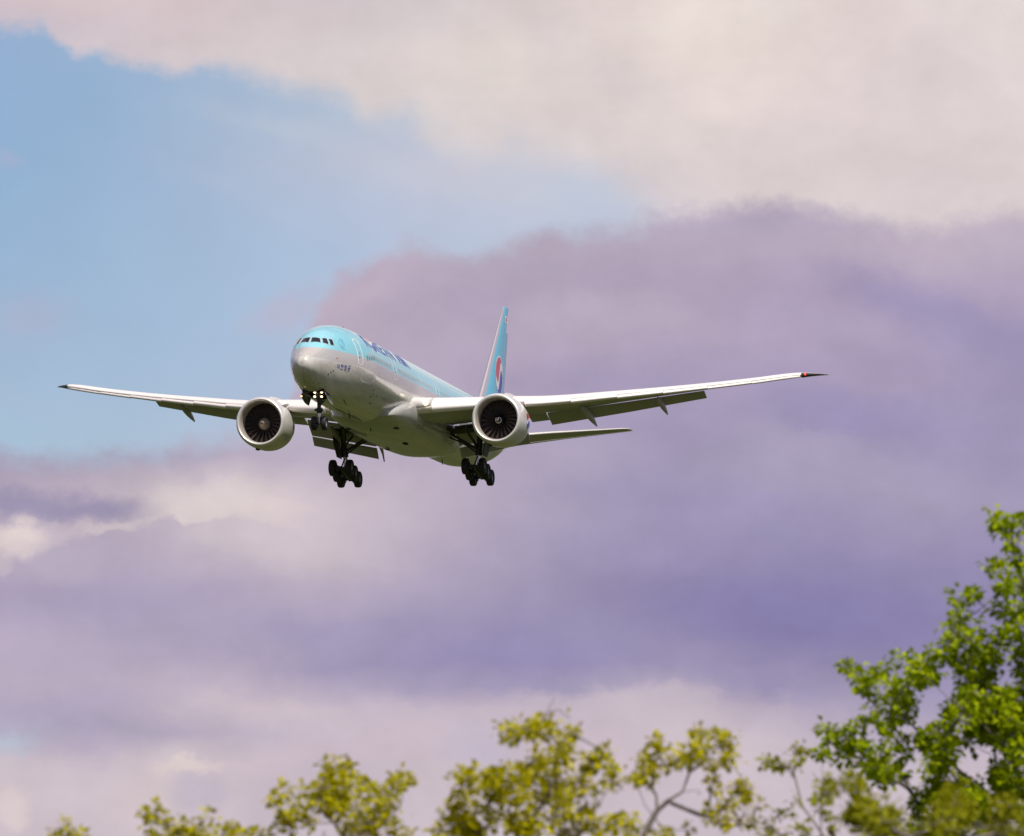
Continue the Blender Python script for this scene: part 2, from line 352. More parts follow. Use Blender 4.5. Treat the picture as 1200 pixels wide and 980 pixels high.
# ------------------------------------------------------------------ mesh helpers
def smooth(me, ang):
    me.polygons.foreach_set('use_smooth', [True] * len(me.polygons))
    try: me.set_sharp_from_angle(angle=R_(ang))
    except Exception: pass
def mesh(name, V_, F_, mats, parent=None, fm=None, ang=40, flat=False):
    me = bpy.data.meshes.new(name)
    me.from_pydata([tuple(p) for p in V_], [], F_)
    for k in (mats if isinstance(mats, (list, tuple)) else [mats]): me.materials.append(k)
    if fm: me.polygons.foreach_set('material_index', fm)
    me.validate(); me.update()
    if not flat: smooth(me, ang)
    o = bpy.data.objects.new(name, me)
    COL.objects.link(o)
    if parent: o.parent = parent
    return o
class MB:
    def __init__(s): s.V = []; s.F = []; s.m = []
    def add(s, V_, F_, mi=0):
        k = len(s.V); s.V += [tuple(p) for p in V_]; s.F += [tuple(i + k for i in f) for f in F_]; s.m += [mi] * len(F_)
    def loft(s, rings, mi=0, cap=(True, True), closed=True):
        n = len(rings[0]); V_ = [p for r in rings for p in r]; F_ = []
        for i in range(len(rings) - 1):
            for j in range(n if closed else n - 1):
                a, b_ = i * n + j, i * n + (j + 1) % n
                F_.append((a, b_, b_ + n, a + n))
        if cap[0]: F_.append(tuple(range(n))[::-1])
        if cap[1]: F_.append(tuple((len(rings) - 1) * n + j for j in range(n)))
        s.add(V_, F_, mi)
    def tube(s, pts, rad, n=12, mi=0, cap=True):
        pts = [Vector(p) for p in pts]
        if not isinstance(rad, (list, tuple)): rad = [rad] * len(pts)
        rings = []
        for i, p in enumerate(pts):
            d = (pts[min(i + 1, len(pts) - 1)] - pts[max(i - 1, 0)]).normalized()
            a = d.orthogonal().normalized() if abs(d.z) > .9 else d.cross(Vector((0, 0, 1))).normalized()
            b_ = d.cross(a)
            rings.append([p + (a * math.cos(2 * math.pi * j / n) + b_ * math.sin(2 * math.pi * j / n)) * rad[i] for j in range(n)])
        s.loft(rings, mi, (cap, cap))
    def box(s, c, h, mi=0, rot=None, bev=.12):
        # rounded-edge box: a chamfered block
        hx, hy, hz = h; b_ = min(h) * bev; c = Vector(c)
        rings = []
        for (z, k) in ((-hz, b_), (-hz + b_, 0), (hz - b_, 0), (hz, b_)):
            X_, Y_ = hx - k, hy - k
            rings.append([Vector(p) for p in ((X_, Y_ - b_, z), (X_ - b_, Y_, z), (-X_ + b_, Y_, z), (-X_, Y_ - b_, z), (-X_, -Y_ + b_, z), (-X_ + b_, -Y_, z), (X_ - b_, -Y_, z), (X_, -Y_ + b_, z))])
        s.loft([[(rot @ p if rot else p) + c for p in r] for r in rings], mi)
    def lathe(s, prof, c, n=64, mi=0, axis='x'):
        rings = []
        for (a, r) in prof:
            ring = []
            for j in range(n):
                t = 2 * math.pi * j / n
                if axis == 'x': ring.append((c[0] + a, c[1] + r * math.cos(t), c[2] + r * math.sin(t)))
                else: ring.append((c[0] + r * math.cos(t), c[1] + a, c[2] + r * math.sin(t)))
            rings.append(ring)
        s.loft(rings, mi, (False, False))
    def build(s, name, mats, parent=None, ang=40):
        return mesh(name, s.V, s.F, mats, parent, s.m, ang)

# ------------------------------------------------------------------ ground
def ground():
    V_ = []; F_ = []
    rs = [0, 4, 10, 25, 60, 150, 400, 1000, 3000, 9000, 28000]
    n = 48
    rnd = random.Random(3)
    V_.append((0, 0, 0))
    for r in rs[1:]:
        for j in range(n):
            t = 2 * math.pi * j / n
            V_.append((r * math.cos(t), r * math.sin(t), rnd.uniform(-.1, .08) if 4 < r < 1000 else 0.0))
    for j in range(n): F_.append((0, 1 + j, 1 + (j + 1) % n))
    for i in range(len(rs) - 2):
        for j in range(n):
            a, b_ = 1 + i * n + j, 1 + i * n + (j + 1) % n
            F_.append((a, a + n, b_ + n, b_))
    m = bpy.data.materials.new('meadow'); m.use_nodes = True
    T = NT(m.node_tree); b = m.node_tree.nodes['Principled BSDF']
    oc = T.n('ShaderNodeTexCoord').outputs['Object']
    a = T.noise(oc, .012, 6, .6); c_ = T.noise(oc, .9, 5, .65)
    col = T.mix(T.sstep(a, .38, .62), (.036, .047, .008, 1), (.072, .078, .017, 1))
    col = T.mix(T.m('MULTIPLY', c_, .5), col, (.018, .03, .007, 1))
    T.put(b.inputs['Base Color'], col); b.inputs['Roughness'].default_value = .9; b.inputs['Specular IOR Level'].default_value = .15
    o = mesh('ground', V_, F_, m, ang=180)
    o['kind'] = 'structure'
    return o
ground()

# ================================================================== THE AIRLINER
# aircraft coordinates: x aft of the nose, y to starboard, z up from the fuselage centre line (metres)
C_R = Vector((0.2138025, -0.97681845, 0.01068673))
C_V = Vector((-0.11609018, -0.01454419, 0.99313218))
C_F = Vector((0.96995441, 0.21357477, 0.11650862))
ROT = Matrix((AX_R, AX_F, AX_V)).transposed() @ Matrix((C_R, C_F, C_V))
ACAM = Vector((-550.155, -137.5507, -71.5303))        # where the photographer stands, in aircraft axes
ORIGIN = CAM - ROT @ ACAM
BASE = Vector((36.0, 0.0, -5.9))
plane = bpy.data.objects.new('airliner', None)
COL.objects.link(plane)
plane.matrix_world = Matrix.Translation(ORIGIN + ROT @ BASE) @ ROT.to_4x4()
plane['label'] = 'pale blue and silver twin engine passenger jet coming in to land with its wheels down'
plane['category'] = 'airliner'
def part(o):
    o.parent = plane; o.location = -BASE
    return o

# ---- fuselage
FX = [0,.06,.25,.6,1,1.5,2,2.5,3,3.5,4.2,5,6,7.5,9.5,12,47,52,56,60,64,68,71,72.6,73.1]
FT = [-.95,-.66,-.38,-.1,.12,.38,.66,1.0,1.38,1.7,2.04,2.33,2.6,2.88,3.06,3.1,3.1,3.1,3.1,3.06,2.96,2.75,2.45,2.2,2.0]
FB = [-.95,-1.25,-1.5,-1.78,-1.98,-2.18,-2.35,-2.5,-2.62,-2.72,-2.83,-2.92,-3.0,-3.07,-3.1,-3.1,-3.1,-3.06,-2.78,-2.15,-1.25,-.25,.65,1.15,1.4]
FW = [0,.30,.55,.82,1.02,1.22,1.38,1.52,1.66,1.79,1.95,2.15,2.38,2.66,2.92,3.09,3.1,3.08,2.96,2.66,2.18,1.5,.85,.4,.15]
FZ = [-.95,-.95,-.93,-.88,-.82,-.73,-.65,-.57,-.49,-.42,-.33,-.24,-.15,-.06,0,0,0,.03,.12,.35,.75,1.25,1.55,1.7,1.7]
def pchip(X, Y, root=True):
    X = np.sqrt(np.array(X, float)) if root else np.array(X, float); Y = np.array(Y, float)
    h = np.diff(X); d = np.diff(Y) / h; m = np.zeros(len(X))
    for i in range(1, len(X) - 1):
        if d[i - 1] * d[i] > 0:
            w1 = 2 * h[i] + h[i - 1]; w2 = h[i] + 2 * h[i - 1]
            m[i] = (w1 + w2) / (w1 / d[i - 1] + w2 / d[i])
    m[0] = d[0]; m[-1] = d[-1]
    def f(x):
        x = min(max(x, X[0] ** 2 if root else X[0]), X[-1] ** 2 if root else X[-1])
        if root: x = x ** .5
        i = int(min(max(np.searchsorted(X, x) - 1, 0), len(X) - 2)); t = (x - X[i]) / h[i]
        return float((2*t**3-3*t*t+1)*Y[i] + (t**3-2*t*t+t)*h[i]*m[i] + (-2*t**3+3*t*t)*Y[i+1] + (t**3-t*t)*h[i]*m[i+1])
    return f
fT, fB, fW, fZ = [pchip(FX, q) for q in (FT, FB, FW, FZ)]
def FP(x, ph, off=0.0):
    """point on the skin: station x, angle ph in degrees above the port horizon (90 = crown, 180 = starboard)"""
    def raw(x, ph):
        c_, s = math.cos(R_(ph)), math.sin(R_(ph)); zm = fZ(x)
        return Vector((x, -fW(x) * c_, zm + ((fT(x) - zm) if s > 0 else (zm - fB(x))) * s))
    p = raw(x, ph)
    if off:
        e = .02
        a = raw(x + e, ph) - raw(max(x - e, 0), ph); b_ = raw(x, ph + .6) - raw(x, ph - .6)
        p = p + b_.cross(a).normalized() * off * (1 if (b_.cross(a)).dot(p - Vector((x, 0, fZ(x)))) > 0 else -1)
    return p
xs = sorted(set([round(.0008 + 12 * (i / 60) ** 2, 4) for i in range(61)] + list(range(12, 47, 1)) + [46 + .6 * i for i in range(1, 44)] + [72.3, 72.6, 72.9, 73.1]))
fb = MB()
NR = 96
fb.loft([[FP(x, 360 * j / NR) for j in range(NR)] for x in xs])
def in_bay(f):
    q = Vector((0, 0, 0))
    for i in f: q += Vector(fb.V[i]) / len(f)
    return 3.7 < q.x < 6.6 and q.z < -2.2 and abs(q.y) < .80
keep = [(f, k) for f, k in zip(fb.F, fb.m) if len(f) > 4 or not in_bay(f)]
fb.F = [f for f, k in keep]; fb.m = [k for f, k in keep]
fus = part(fb.build('fuselage', M['livery'], ang=60))

def patch(name, poly, mats, parent, off=.008, n=10, mi=0):
    """four-cornered skin panel from corners (station, angle) given in order, laid on the skin"""
    V_, F_ = [], []
    a, b_, c_, d = [np.array(q, float) for q in poly]
    for i in range(n + 1):
        for j in range(n + 1):
            s, t = i / n, j / n
            q = (a * (1 - s) + b_ * s) * (1 - t) + (d * (1 - s) + c_ * s) * t
            V_.append(FP(q[0], q[1], off))
    for i in range(n):
        for j in range(n):
            k = i * (n + 1) + j
            F_.append((k, k + 1, k + n + 2, k + n + 1))
    return mesh(name, V_, F_, mats, parent, ang=60)
# windscreen: three panes a side
PANES = [[(2.93,88.2),(3.06,67.5),(2.66,58.9),(2.33,87.0)],
         [(3.2,63.0),(3.53,54.2),(3.17,39.6),(2.78,53.6)],
         [(3.66,50.8),(4.05,44.8),(3.8,31.8),(3.34,36.6)]]
for P_ in PANES:
    patch('windscreen_pane', P_, M['glass'], fus, .010)
    patch('windscreen_pane', [(x, 180 - a) for x, a in P_][::-1], M['glass'], fus, .010)
# pale frame round the panes
fr = MB()
for sgn in (0, 1):
    for P_ in PANES:
        for i in range(4):
            (x1, a1), (x2, a2) = P_[i], P_[(i + 1) % 4]
            pts = [FP(x1 + (x2 - x1) * t, (lambda q: 180 - q if sgn else q)(a1 + (a2 - a1) * t), .006) for t in (0, .33, .66, 1)]
            fr.tube(pts, .016, 6)
fr.build('windscreen_frame', M['frame_paint'], fus)

# cabin windows, both sides
def rounded(w, h, n=16, p=3.2):
    return [(w * math.copysign(abs(math.cos(t)) ** (2 / p), math.cos(t)), h * math.copysign(abs(math.sin(t)) ** (2 / p), math.sin(t))) for t in [2 * math.pi * i / n for i in range(n)]]
def window_mesh():
    V_, F_, fm = [], [], []
    n = 16
    for k, (w, h, off) in enumerate(((.085, .145, .012), (.105, .17, .012), (.14, .20, .006))):
        for (a, b_) in rounded(w, h, n):
            ph = math.degrees(math.asin(.77 / 3.1)) + math.degrees(b_ / 3.1)
            r = 3.1 + off
            V_.append((a, -r * math.cos(R_(ph)), r * math.sin(R_(ph))))
    F_.append(tuple(range(n))); fm.append(0)
    for k in range(2):
        for j in range(n):
            a, b_ = k * n + j, k * n + (j + 1) % n
            F_.append((a, b_, b_ + n, a + n)); fm.append(1)
    return V_, F_, fm
Vw, Fw, fmw = window_mesh()
M['win_frame'] = mat('window_frame', (.62, .56, .52), .35, .2)
w0 = mesh('cabin_window', Vw, Fw, [M['pane'], M['win_frame']], fus, fmw, ang=60)
DOORX = [7.85, 18.0, 33.0, 46.8, 60.2]
wx = []
x = 9.25
while x < 58.5:
    if all(abs(x - d) > .95 for d in DOORX) and not (39.2 < x < 41.0): wx.append(x)
    x += .533
w0.location.x = wx[0]
for x in wx[1:]:
    c_ = w0.copy(); COL.objects.link(c_); c_.parent = fus; c_.location.x = x

# doors: painted outline, small window
def door(x, ph0=-3.0, ph1=38.5, w=.56):
    mb = MB()
    pts = []
    base_ = rounded(w, (ph1 - ph0) / 2, 40, 7)
    for (a0, b0), (a1, b1) in zip(base_, base_[1:] + base_[:1]):
        k_ = max(1, int(max(abs(b1 - b0) / 2.0, abs(a1 - a0) / .3)))
        for q in range(k_): pts.append((x + a0 + (a1 - a0) * q / k_, (ph0 + ph1) / 2 + b0 + (b1 - b0) * q / k_))
    n = len(pts)
    outer = [FP(a, b_, .007) for a, b_ in pts]
    inner = [FP(x + (a - x) * .74, (ph0 + ph1) / 2 + (b_ - (ph0 + ph1) / 2) * .95, .007) for a, b_ in pts]
    mb.add(outer + inner, [(i, (i + 1) % n, n + (i + 1) % n, n + i) for i in range(n)])
    d = mb.build('cabin_door', M['door_line'], fus)
    patch('door_window', [(x - .1, 17), (x + .1, 17), (x + .1, 12.5), (x - .1, 12.5)], M['pane'], d, .01, 3)
    patch('door_handle', [(x - .22, 8.6), (x - .02, 8.6), (x - .02, 7.2), (x - .22, 7.2)], M['dark'], d, .01, 2)
for x in DOORX: door(x)

# lettering, laid on the skin
def text_geo(body, size=1.0, shear=0.0, bold=0.0):
    cu = bpy.data.curves.new('t', 'FONT'); cu.body = body; cu.size = size; cu.shear = shear; cu.offset = bold
    cu.resolution_u = 4
    o = bpy.data.objects.new('t', cu); COL.objects.link(o)
    dg = bpy.context.evaluated_depsgraph_get()
    me = o.evaluated_get(dg).to_mesh()
    b2 = bmesh.new(); b2.from_mesh(me)
    for k in range(-2, 14):          # slice so that the letters bend round the hull
        bmesh.ops.bisect_plane(b2, geom=b2.verts[:] + b2.edges[:] + b2.faces[:], plane_co=(0, k * .06, 0), plane_no=(0, 1, 0))
    b2.verts.index_update()
    V_ = [tuple(p.co) for p in b2.verts]; F_ = [tuple(p.index for p in f.verts) for f in b2.faces]
    b2.free()
    o.evaluated_get(dg).to_mesh_clear()
    bpy.data.objects.remove(o); bpy.data.curves.remove(cu)
    return V_, F_
def skin_text(name, glyphs, x0, x1, ph0, height, mats, parent, off=.012):
    """glyphs: list of (string or None for a gap, share of the width)"""
    tot = sum(w for _, w in glyphs); x = x0
    for g, w in glyphs:
        ww = (x1 - x0) * w / tot
        if g:
            V_, F_ = text_geo(g, 1.0, 0, .014)
            if V_:
                mx0 = min(p[0] for p in V_); mx1 = max(p[0] for p in V_); my1 = max(p[1] for p in V_)
                VV = [FP(x + ww * (.10 + .76 * (p[0] - mx0) / (mx1 - mx0)), ph0 + math.degrees(height * (p[1] / my1) / 3.1), off) for p in V_]
                mb = MB(); mb.add(VV, F_); mb.build(name, mats, parent, ang=60)
        x += ww
TX0, TX1, TPH, THT = 10.3, 25.1, 30.8, 1.34
skin_text('letter', [('K',1),(None,1.15),('R',1),('E',.95),('A',1.05),('N',1.05),(None,.55),('A',1.05),('I',.45),('R',1)], TX0, TX1, TPH, THT, M['blue_text'], fus)
def taegeuk(px, py):
    """0 red, 1 white, 2 blue, None outside; unit disc"""
    if px * px + py * py > 1: return None
    # white swirl between two interlocking halves
    x_, y_ = px, py
    s = (0.42 * math.sin(x_ * math.pi))
    d = y_ - s
    if d > .19: return 0
    if d < -.19: return 2
    return 1
def disc_emblem(name, fn, parent, n=36, ang=0.0, mats=None):
    """fn maps the unit square to the surface"""
    V_, F_, fm = [], [], []
    ca, sa = math.cos(ang), math.sin(ang)
    rr, tt = 16, 64
    V_.append(fn(0, 0))
    for i in range(1, rr + 1):
        for j in range(tt):
            t = 2 * math.pi * j / tt; V_.append(fn(i / rr * math.cos(t), i / rr * math.sin(t)))
    def cls(r, t):
        a, b_ = r * math.cos(t), r * math.sin(t)
        k = taegeuk(.999 * (a * ca + b_ * sa), .999 * (-a * sa + b_ * ca))
        return 1 if r > .94 else k
    for j in range(tt):
        F_.append((0, 1 + j, 1 + (j + 1) % tt)); fm.append(cls(.03, 2 * math.pi * (j + .5) / tt))
    for i in range(rr - 1):
        for j in range(tt):
            a, b_ = 1 + i * tt + j, 1 + i * tt + (j + 1) % tt
            F_.append((a, a + tt, b_ + tt, b_)); fm.append(cls((i + 1.5) / rr, 2 * math.pi * (j + .5) / tt))
    return mesh(name, V_, F_, mats or [M['red'], M['mark_white'], M['blue_text']], parent, fm, ang=60)
gx = TX0 + (TX1 - TX0) * 1.58 / 9.25
disc_emblem('round_emblem', lambda a, b_: FP(gx + .92 * a, TPH + math.degrees((THT / 2 + .95 * b_) / 3.1), .012), fus, ang=R_(-20))

# small dark blue hangul under the silver band: strokes as ribbons in a unit cell
HAN = {
 'dae': [((.12,.85),(.12,.35)),((.12,.35),(.45,.35)),((.12,.85),(.42,.85)),((.58,.95),(.58,.05)),((.85,.98),(.85,.02)),((.58,.55),(.85,.55))],
 'han': [((.25,.98),(.45,.98)),((.08,.84),(.60,.84)),((.2,.58),(.5,.58)),((.2,.72),(.2,.5)),((.5,.72),(.5,.5)),((.2,.73),(.5,.73)),((.78,.98),(.78,.36)),((.78,.68),(.98,.68)),((.2,.3),(.2,.04)),((.2,.04),(.85,.04))],
 'hang': [((.25,.98),(.45,.98)),((.08,.84),(.60,.84)),((.2,.58),(.5,.58)),((.2,.72),(.2,.56)),((.5,.72),(.5,.56)),((.2,.73),(.5,.73)),((.78,.98),(.78,.42)),((.78,.68),(.98,.68)),((.3,.34),(.7,.34)),((.3,.04),(.7,.04)),((.3,.34),(.3,.04)),((.7,.34),(.7,.04))],
 'gong': [((.15,.95),(.82,.95)),((.82,.95),(.78,.66)),((.5,.75),(.5,.55)),((.03,.53),(.97,.53)),((.3,.36),(.7,.36)),((.3,.04),(.7,.04)),((.3,.36),(.3,.04)),((.7,.36),(.7,.04))],
}
for k, g in enumerate(('dae', 'han', 'hang', 'gong')):
    cx0 = 3.80 + k * .59; hm = MB()
    for (a, b_) in HAN[g]:
        ax, ay = a; bx_, by = b_
        L_ = math.hypot(bx_ - ax, by - ay); nx, ny = -(by - ay) / L_ * .07, (bx_ - ax) / L_ * .07
        q = [(ax + nx, ay + ny), (bx_ + nx, by + ny), (bx_ - nx, by - ny), (ax - nx, ay - ny)]
        hm.add([FP(cx0 + .49 * p[0], -15.0 - .4 * k + 9.0 * p[1], .010) for p in q], [(0, 1, 2, 3)])
    hm.build('hangul_letter', M['blue_text'], fus)
patch('red_mark', [(3.68, 6.4), (3.86, 6.4), (3.86, 3.4), (3.68, 3.4)], M['red'], fus, .01, 2)
# pale round badge behind the windscreen: open ring of strokes
bm_ = MB()
def bpos(r, t): return FP(5.15 + .50 * r * math.cos(t), 30 + 10.5 * r * math.sin(t), .009)
for (r0, r1, t0, t1) in ((.86, 1.0, 30, 290), (.48, .62, 200, 470), (.0, .16, 0, 360)):
    V_ = []; 
    for i in range(25):
        t = R_(t0 + (t1 - t0) * i / 24); V_ += [bpos(r0, t), bpos(r1, t)]
    bm_.add(V_, [(2 * i, 2 * i + 2, 2 * i + 3, 2 * i + 1) for i in range(24)])
bm_.build('round_badge', M['pale_blue'], fus)

# belly: blade aerials, drain masts, small vents
def blade(x, ph, L=.45, H=.38):
    p = FP(x, ph); nrm = (FP(x, ph, .1) - p).normalized()
    ch = Vector((1, 0, 0)); th = nrm.cross(ch).normalized() * .03
    rings = []
    for (h, c0, c1, k) in ((-.03, -.5, .5, 1), (.6, -.22, .52, .8), (1.0, .05, .5, .5)):
        b_ = p + nrm * h * H
        rings.append([b_ + ch * L * c0, b_ + ch * L * (c0 * .4 + c1 * .2) + th * k, b_ + ch * L * c1, b_ + ch * L * (c0 * .4 + c1 * .2) - th * k])
    mb = MB(); mb.loft(rings); return mb.build('blade_aerial', M['dark'], fus)
blade(9.0, -66); blade(15.5, -90); blade(22.6, -90, .7, .5); blade(13.0, 90); blade(30, 90, .6, .4); blade(48.0, -90, .4, .35)
for (x, ph, l) in ((12.4, -30, .22), (13.0, -36, .22), (12.8, -41, .26), (14.1, -36, .22), (14.2, -50, .3), (3.3, -19, .18), (3.0, -23, .16), (2.7, -28, .22), (2.4, -60, .12), (2.0, -70, .1)):
    patch('skin_vent', [(x, ph), (x + l, ph), (x + l, ph - 2.2), (x, ph - 2.2)], M['dark'], fus, .008, 2)
# red beacon under the belly
mb = MB(); mb.lathe([(-.1, .001), (-.08, .08), (0, .11), (.08, .08), (.1, .001)], FP(28, -90, .55), 16); 
# nose wheel bay opening
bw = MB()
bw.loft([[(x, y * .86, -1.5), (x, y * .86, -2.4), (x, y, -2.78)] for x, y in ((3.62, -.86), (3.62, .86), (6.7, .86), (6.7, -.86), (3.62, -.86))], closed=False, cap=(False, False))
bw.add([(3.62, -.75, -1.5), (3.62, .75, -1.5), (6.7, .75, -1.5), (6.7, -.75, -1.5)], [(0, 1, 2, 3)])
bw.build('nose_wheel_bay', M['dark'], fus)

# ---- belly fairing at the wing
def fairing():
    X_ = [19.6, 20.6, 22.5, 26, 31, 36, 40, 43, 46.5]
    B_ = [-2.8, -3.15, -3.42, -3.64, -3.74, -3.74, -3.66, -3.42, -2.7]
    H_ = [2.2, 2.7, 3.08, 3.32, 3.42, 3.42, 3.32, 3.0, 1.9]
    T_ = [-2.1, -1.75, -1.25, -.75, -.6, -.6, -.75, -1.1, -1.8]
    fb_, fh, ft = pchip(X_, B_, False), pchip(X_, H_, False), pchip(X_, T_, False)
    rings = []
    n = 56
    for i in range(46):
        x = 19.6 + 26.9 * i / 45
        ring = []
        zc = ft(x) - .6
        for j in range(n):
            t = 2 * math.pi * j / n
            c_, s = math.cos(t), math.sin(t)
            p = .72
            yy = fh(x) * math.copysign(abs(c_) ** p, c_)
            zz = zc + (abs(s) ** p) * ((fb_(x) - zc) if s < 0 else .6)
            ring.append((x, yy, zz))
        rings.append(ring)
    mb = MB(); mb.loft(rings)
    return part(mb.build('belly_fairing', M['grey'], ang=60))
bf = fairing()
# dark marks on the fairing (air conditioning inlets and vents)
def vent(x, y, z, dx, dy):
    mb = MB(); mb.box((x, y, z), (dx, dy, .035)); return mb.build('air_inlet', M['dark'], bf)
vent(23.4, 1.9, -3.33, .35, .18); vent(23.4, -1.9, -3.33, .35, .18); vent(30.5, -1.0, -3.75, .4, .16); vent(34.0, 1.3, -3.76, .35, .14)

# ---- wings
def airfoil(n=26, cut=1.0, cam=.012):
    """(fraction of chord, height / chord per unit thickness) from the upper rear round the nose to the lower rear"""
    xs_ = [cut * (.5 - .5 * math.cos(math.pi * i / n)) for i in range(n + 1)]
    def th(x): return 5 * (.2969 * math.sqrt(x) - .126 * x - .3516 * x * x + .2843 * x ** 3 - .1036 * x ** 4)
    up = [(x, th(x), cam * 4 * x * (1 - x)) for x in reversed(xs_)]
    lo = [(x, -th(x) * .92, cam * 4 * x * (1 - x)) for x in xs_[1:]]
    return up + lo
WY = [0.8, 3.1, 7.0, 10.0, 11.5, 17.0, 23.0, 27.0, 30.4, 31.3, 32.0, 32.4]
WLE = [22.9, 24.5, 27.1, 29.1, 30.1, 33.85, 37.9, 40.6, 42.95, 44.1, 45.4, 46.3]
WTE = [38.5, 38.6, 39.1, 39.6, 40.0, 41.3, 43.0, 44.6, 45.95, 46.4, 46.85, 47.0]
WZL = [-1.75, -1.50, -1.0, -.62, -.48, .38, 1.40, 2.15, 2.86, 3.05, 3.20, 3.28]
WZT = [-1.6, -1.35, -.80, -.38, -.22, .72, 1.78, 2.5, 3.10, 3.24, 3.32, 3.36]
WTC = [.135, .135, .12, .11, .105, .10, .105, .12, .14, .10, .07, .05]
wl, wt, wzl, wzt, wtc = [pchip(WY, q, False) for q in (WLE, WTE, WZL, WZT, WTC)]
def wsec(y, cut=1.0, n=26):
    x0, x1, z0, z1 = wl(y), wt(y), wzl(y), wzt(y); c_ = x1 - x0; t = wtc(y)
    return [(x0 + f * c_, z0 + (z1 - z0) * f + (h * t + k) * c_) for f, h, k in airfoil(n, cut)]
def wing(sd):
    """sd = +1 starboard, -1 port"""
    mb = MB()
    st = []
    def seg(a, b_, cut, n):
        for i in range(n + 1):
            y = a + (b_ - a) * i / n
            st.append((y, cut))
    seg(.8, 3.2, 1.0, 3); seg(3.25, 9.15, .885, 8); seg(9.2, 10.75, .88, 2); seg(10.8, 23.0, .86, 12); seg(23.05, 30.4, 1.0, 8)
    st += [(30.7, 1.0), (31.0, 1.0), (31.4, 1.0), (31.8, 1.0), (32.1, 1.0), (32.4, 1.0)]
    rings = []
    for y, cut in st: rings.append([(x, sd * y, z) for x, z in wsec(y, cut)])
    mb.loft(rings)
    w = part(mb.build('wing', [M['wing'], M['white']], ang=50))
    # bare pale leading edge: the front part of every section
    ns = len(rings[0])
    mi = [0] * len(w.data.polygons)
    for k_ in range((len(rings) - 1) * ns):
        j_ = k_ % ns
        if 12 <= j_ <= 29: mi[k_] = 1
    w.data.polygons.foreach_set('material_index', mi)
    # slats: shells pushed forward and drooped
    def slat(y0, y1, drop, fwd, rot, f_up=.13, f_lo=.03, n=10):
        rings = []
        for i in range(n + 1):
            y = y0 + (y1 - y0) * i / n
            x0, x1, z0, z1 = wl(y), wt(y), wzl(y), wzt(y); c_ = x1 - x0; t = wtc(y)
            fu = min(.2, 1.75 / c_)
            fl = fu * f_lo / f_up
            pts = []
            def up(f): return 5 * (.2969 * math.sqrt(f) - .126 * f - .3516 * f * f + .2843 * f ** 3 - .1036 * f ** 4) * t
            for k in range(9): f = fu * (1 - k / 8) ** 2; pts.append((f, up(f)))
            for k in range(1, 5): f = fl * (k / 4) ** 2; pts.append((f, -up(f) * .92))
            # hollow rear face
            pts.append((fl + .012, -up(fl) * .5)); pts.append((fu * .45, up(fu) * .45)); pts.append((fu * .8, up(fu) * .85))
            ring = []
            ca, sa = math.cos(rot), math.sin(rot)
            sc = c_
            for f, h in pts:
                a, b_ = (f - fu) * sc, (h - up(fu)) * sc
                # nose-down rotation about the slat's rear edge
                xx = a * ca + -b_ * sa * -1 * -1
                xx = a * ca - b_ * sa; zz = a * sa + b_ * ca
                ring.append((x0 + fu * sc + xx - fwd * min(1, sc / 6), sd * y, z0 + (z1 - z0) * fu + up(fu) * sc + zz - drop * min(1, sc / 6)))
            rings.append(ring)
        b2 = MB(); b2.loft(rings)
        return b2.build('slat', M['white'], w, ang=50)
    slat(4.35, 8.55, .0, .26, R_(6))
    ys = [10.9, 14.2, 17.5, 20.8, 24.0, 27.2, 30.7]
    for k_, (a, b_) in enumerate(zip(ys[:-1], ys[1:])): slat(a, b_ - .03, .03, .24, R_(8 + 2.6 * k_))
    # trailing edge devices
    def flap(name, y0, h0, c0, y1, h1, c1, dfl, th=.13, n=8, mats=None):
        rings = []
        for i in range(n + 1):
            s = i / n; y = y0 + (y1 - y0) * s
            xh, zh, c_ = [a + (b_ - a) * s for a, b_ in ((h0[0], h1[0]), (h0[1], h1[1]), (c0, c1))]
            d = R_(dfl[0] + (dfl[1] - dfl[0]) * s)
            ring = []
            for f, h, k in airfoil(12, 1.0, 0.02):
                a, b_ = f * c_, (h * th + k) * c_
                ring.append((xh + a * math.cos(d) + b_ * math.sin(d), sd * y, zh - a * math.sin(d) + b_ * math.cos(d)))
            rings.append(ring)
        b2 = MB(); b2.loft(rings)
        return b2.build(name, mats or M['wing'], w, ang=50)
    def te(y, f): return (wl(y) + (wt(y) - wl(y)) * f, wzl(y) + (wzt(y) - wzl(y)) * f)
    a, b_ = te(3.5, .905), te(9.0, .90)
    flap('inboard_flap', 3.45, (a[0] - .1, a[1] - .26), 2.4, 9.0, (b_[0] - .1, b_[1] - .22), 2.0, (34, 34), .15)
    flap('inboard_flap_tab', 3.45, (a[0] + 2.0, a[1] - 1.70), 1.15, 9.0, (b_[0] + 1.62, b_[1] - 1.36), 1.0, (46, 46), .14)
    a, b_ = te(9.3, .90), te(10.7, .90)
    flap('flaperon', 9.3, (a[0], a[1] - .05), 1.7, 10.7, (b_[0], b_[1] - .05), 1.6, (16, 16), .13)
    a, m_, b_ = te(10.9, .875), te(17, .875), te(22.9, .875)
    flap('outboard_flap', 10.85, (a[0], a[1] - .12), 2.05, 17.0, (m_[0], m_[1] - .12), 1.75, (22, 20), .13)
    flap('outboard_flap', 17.0, (m_[0], m_[1] - .12), 1.75, 22.95, (b_[0], b_[1] - .10), 1.45, (20, 17), .13)
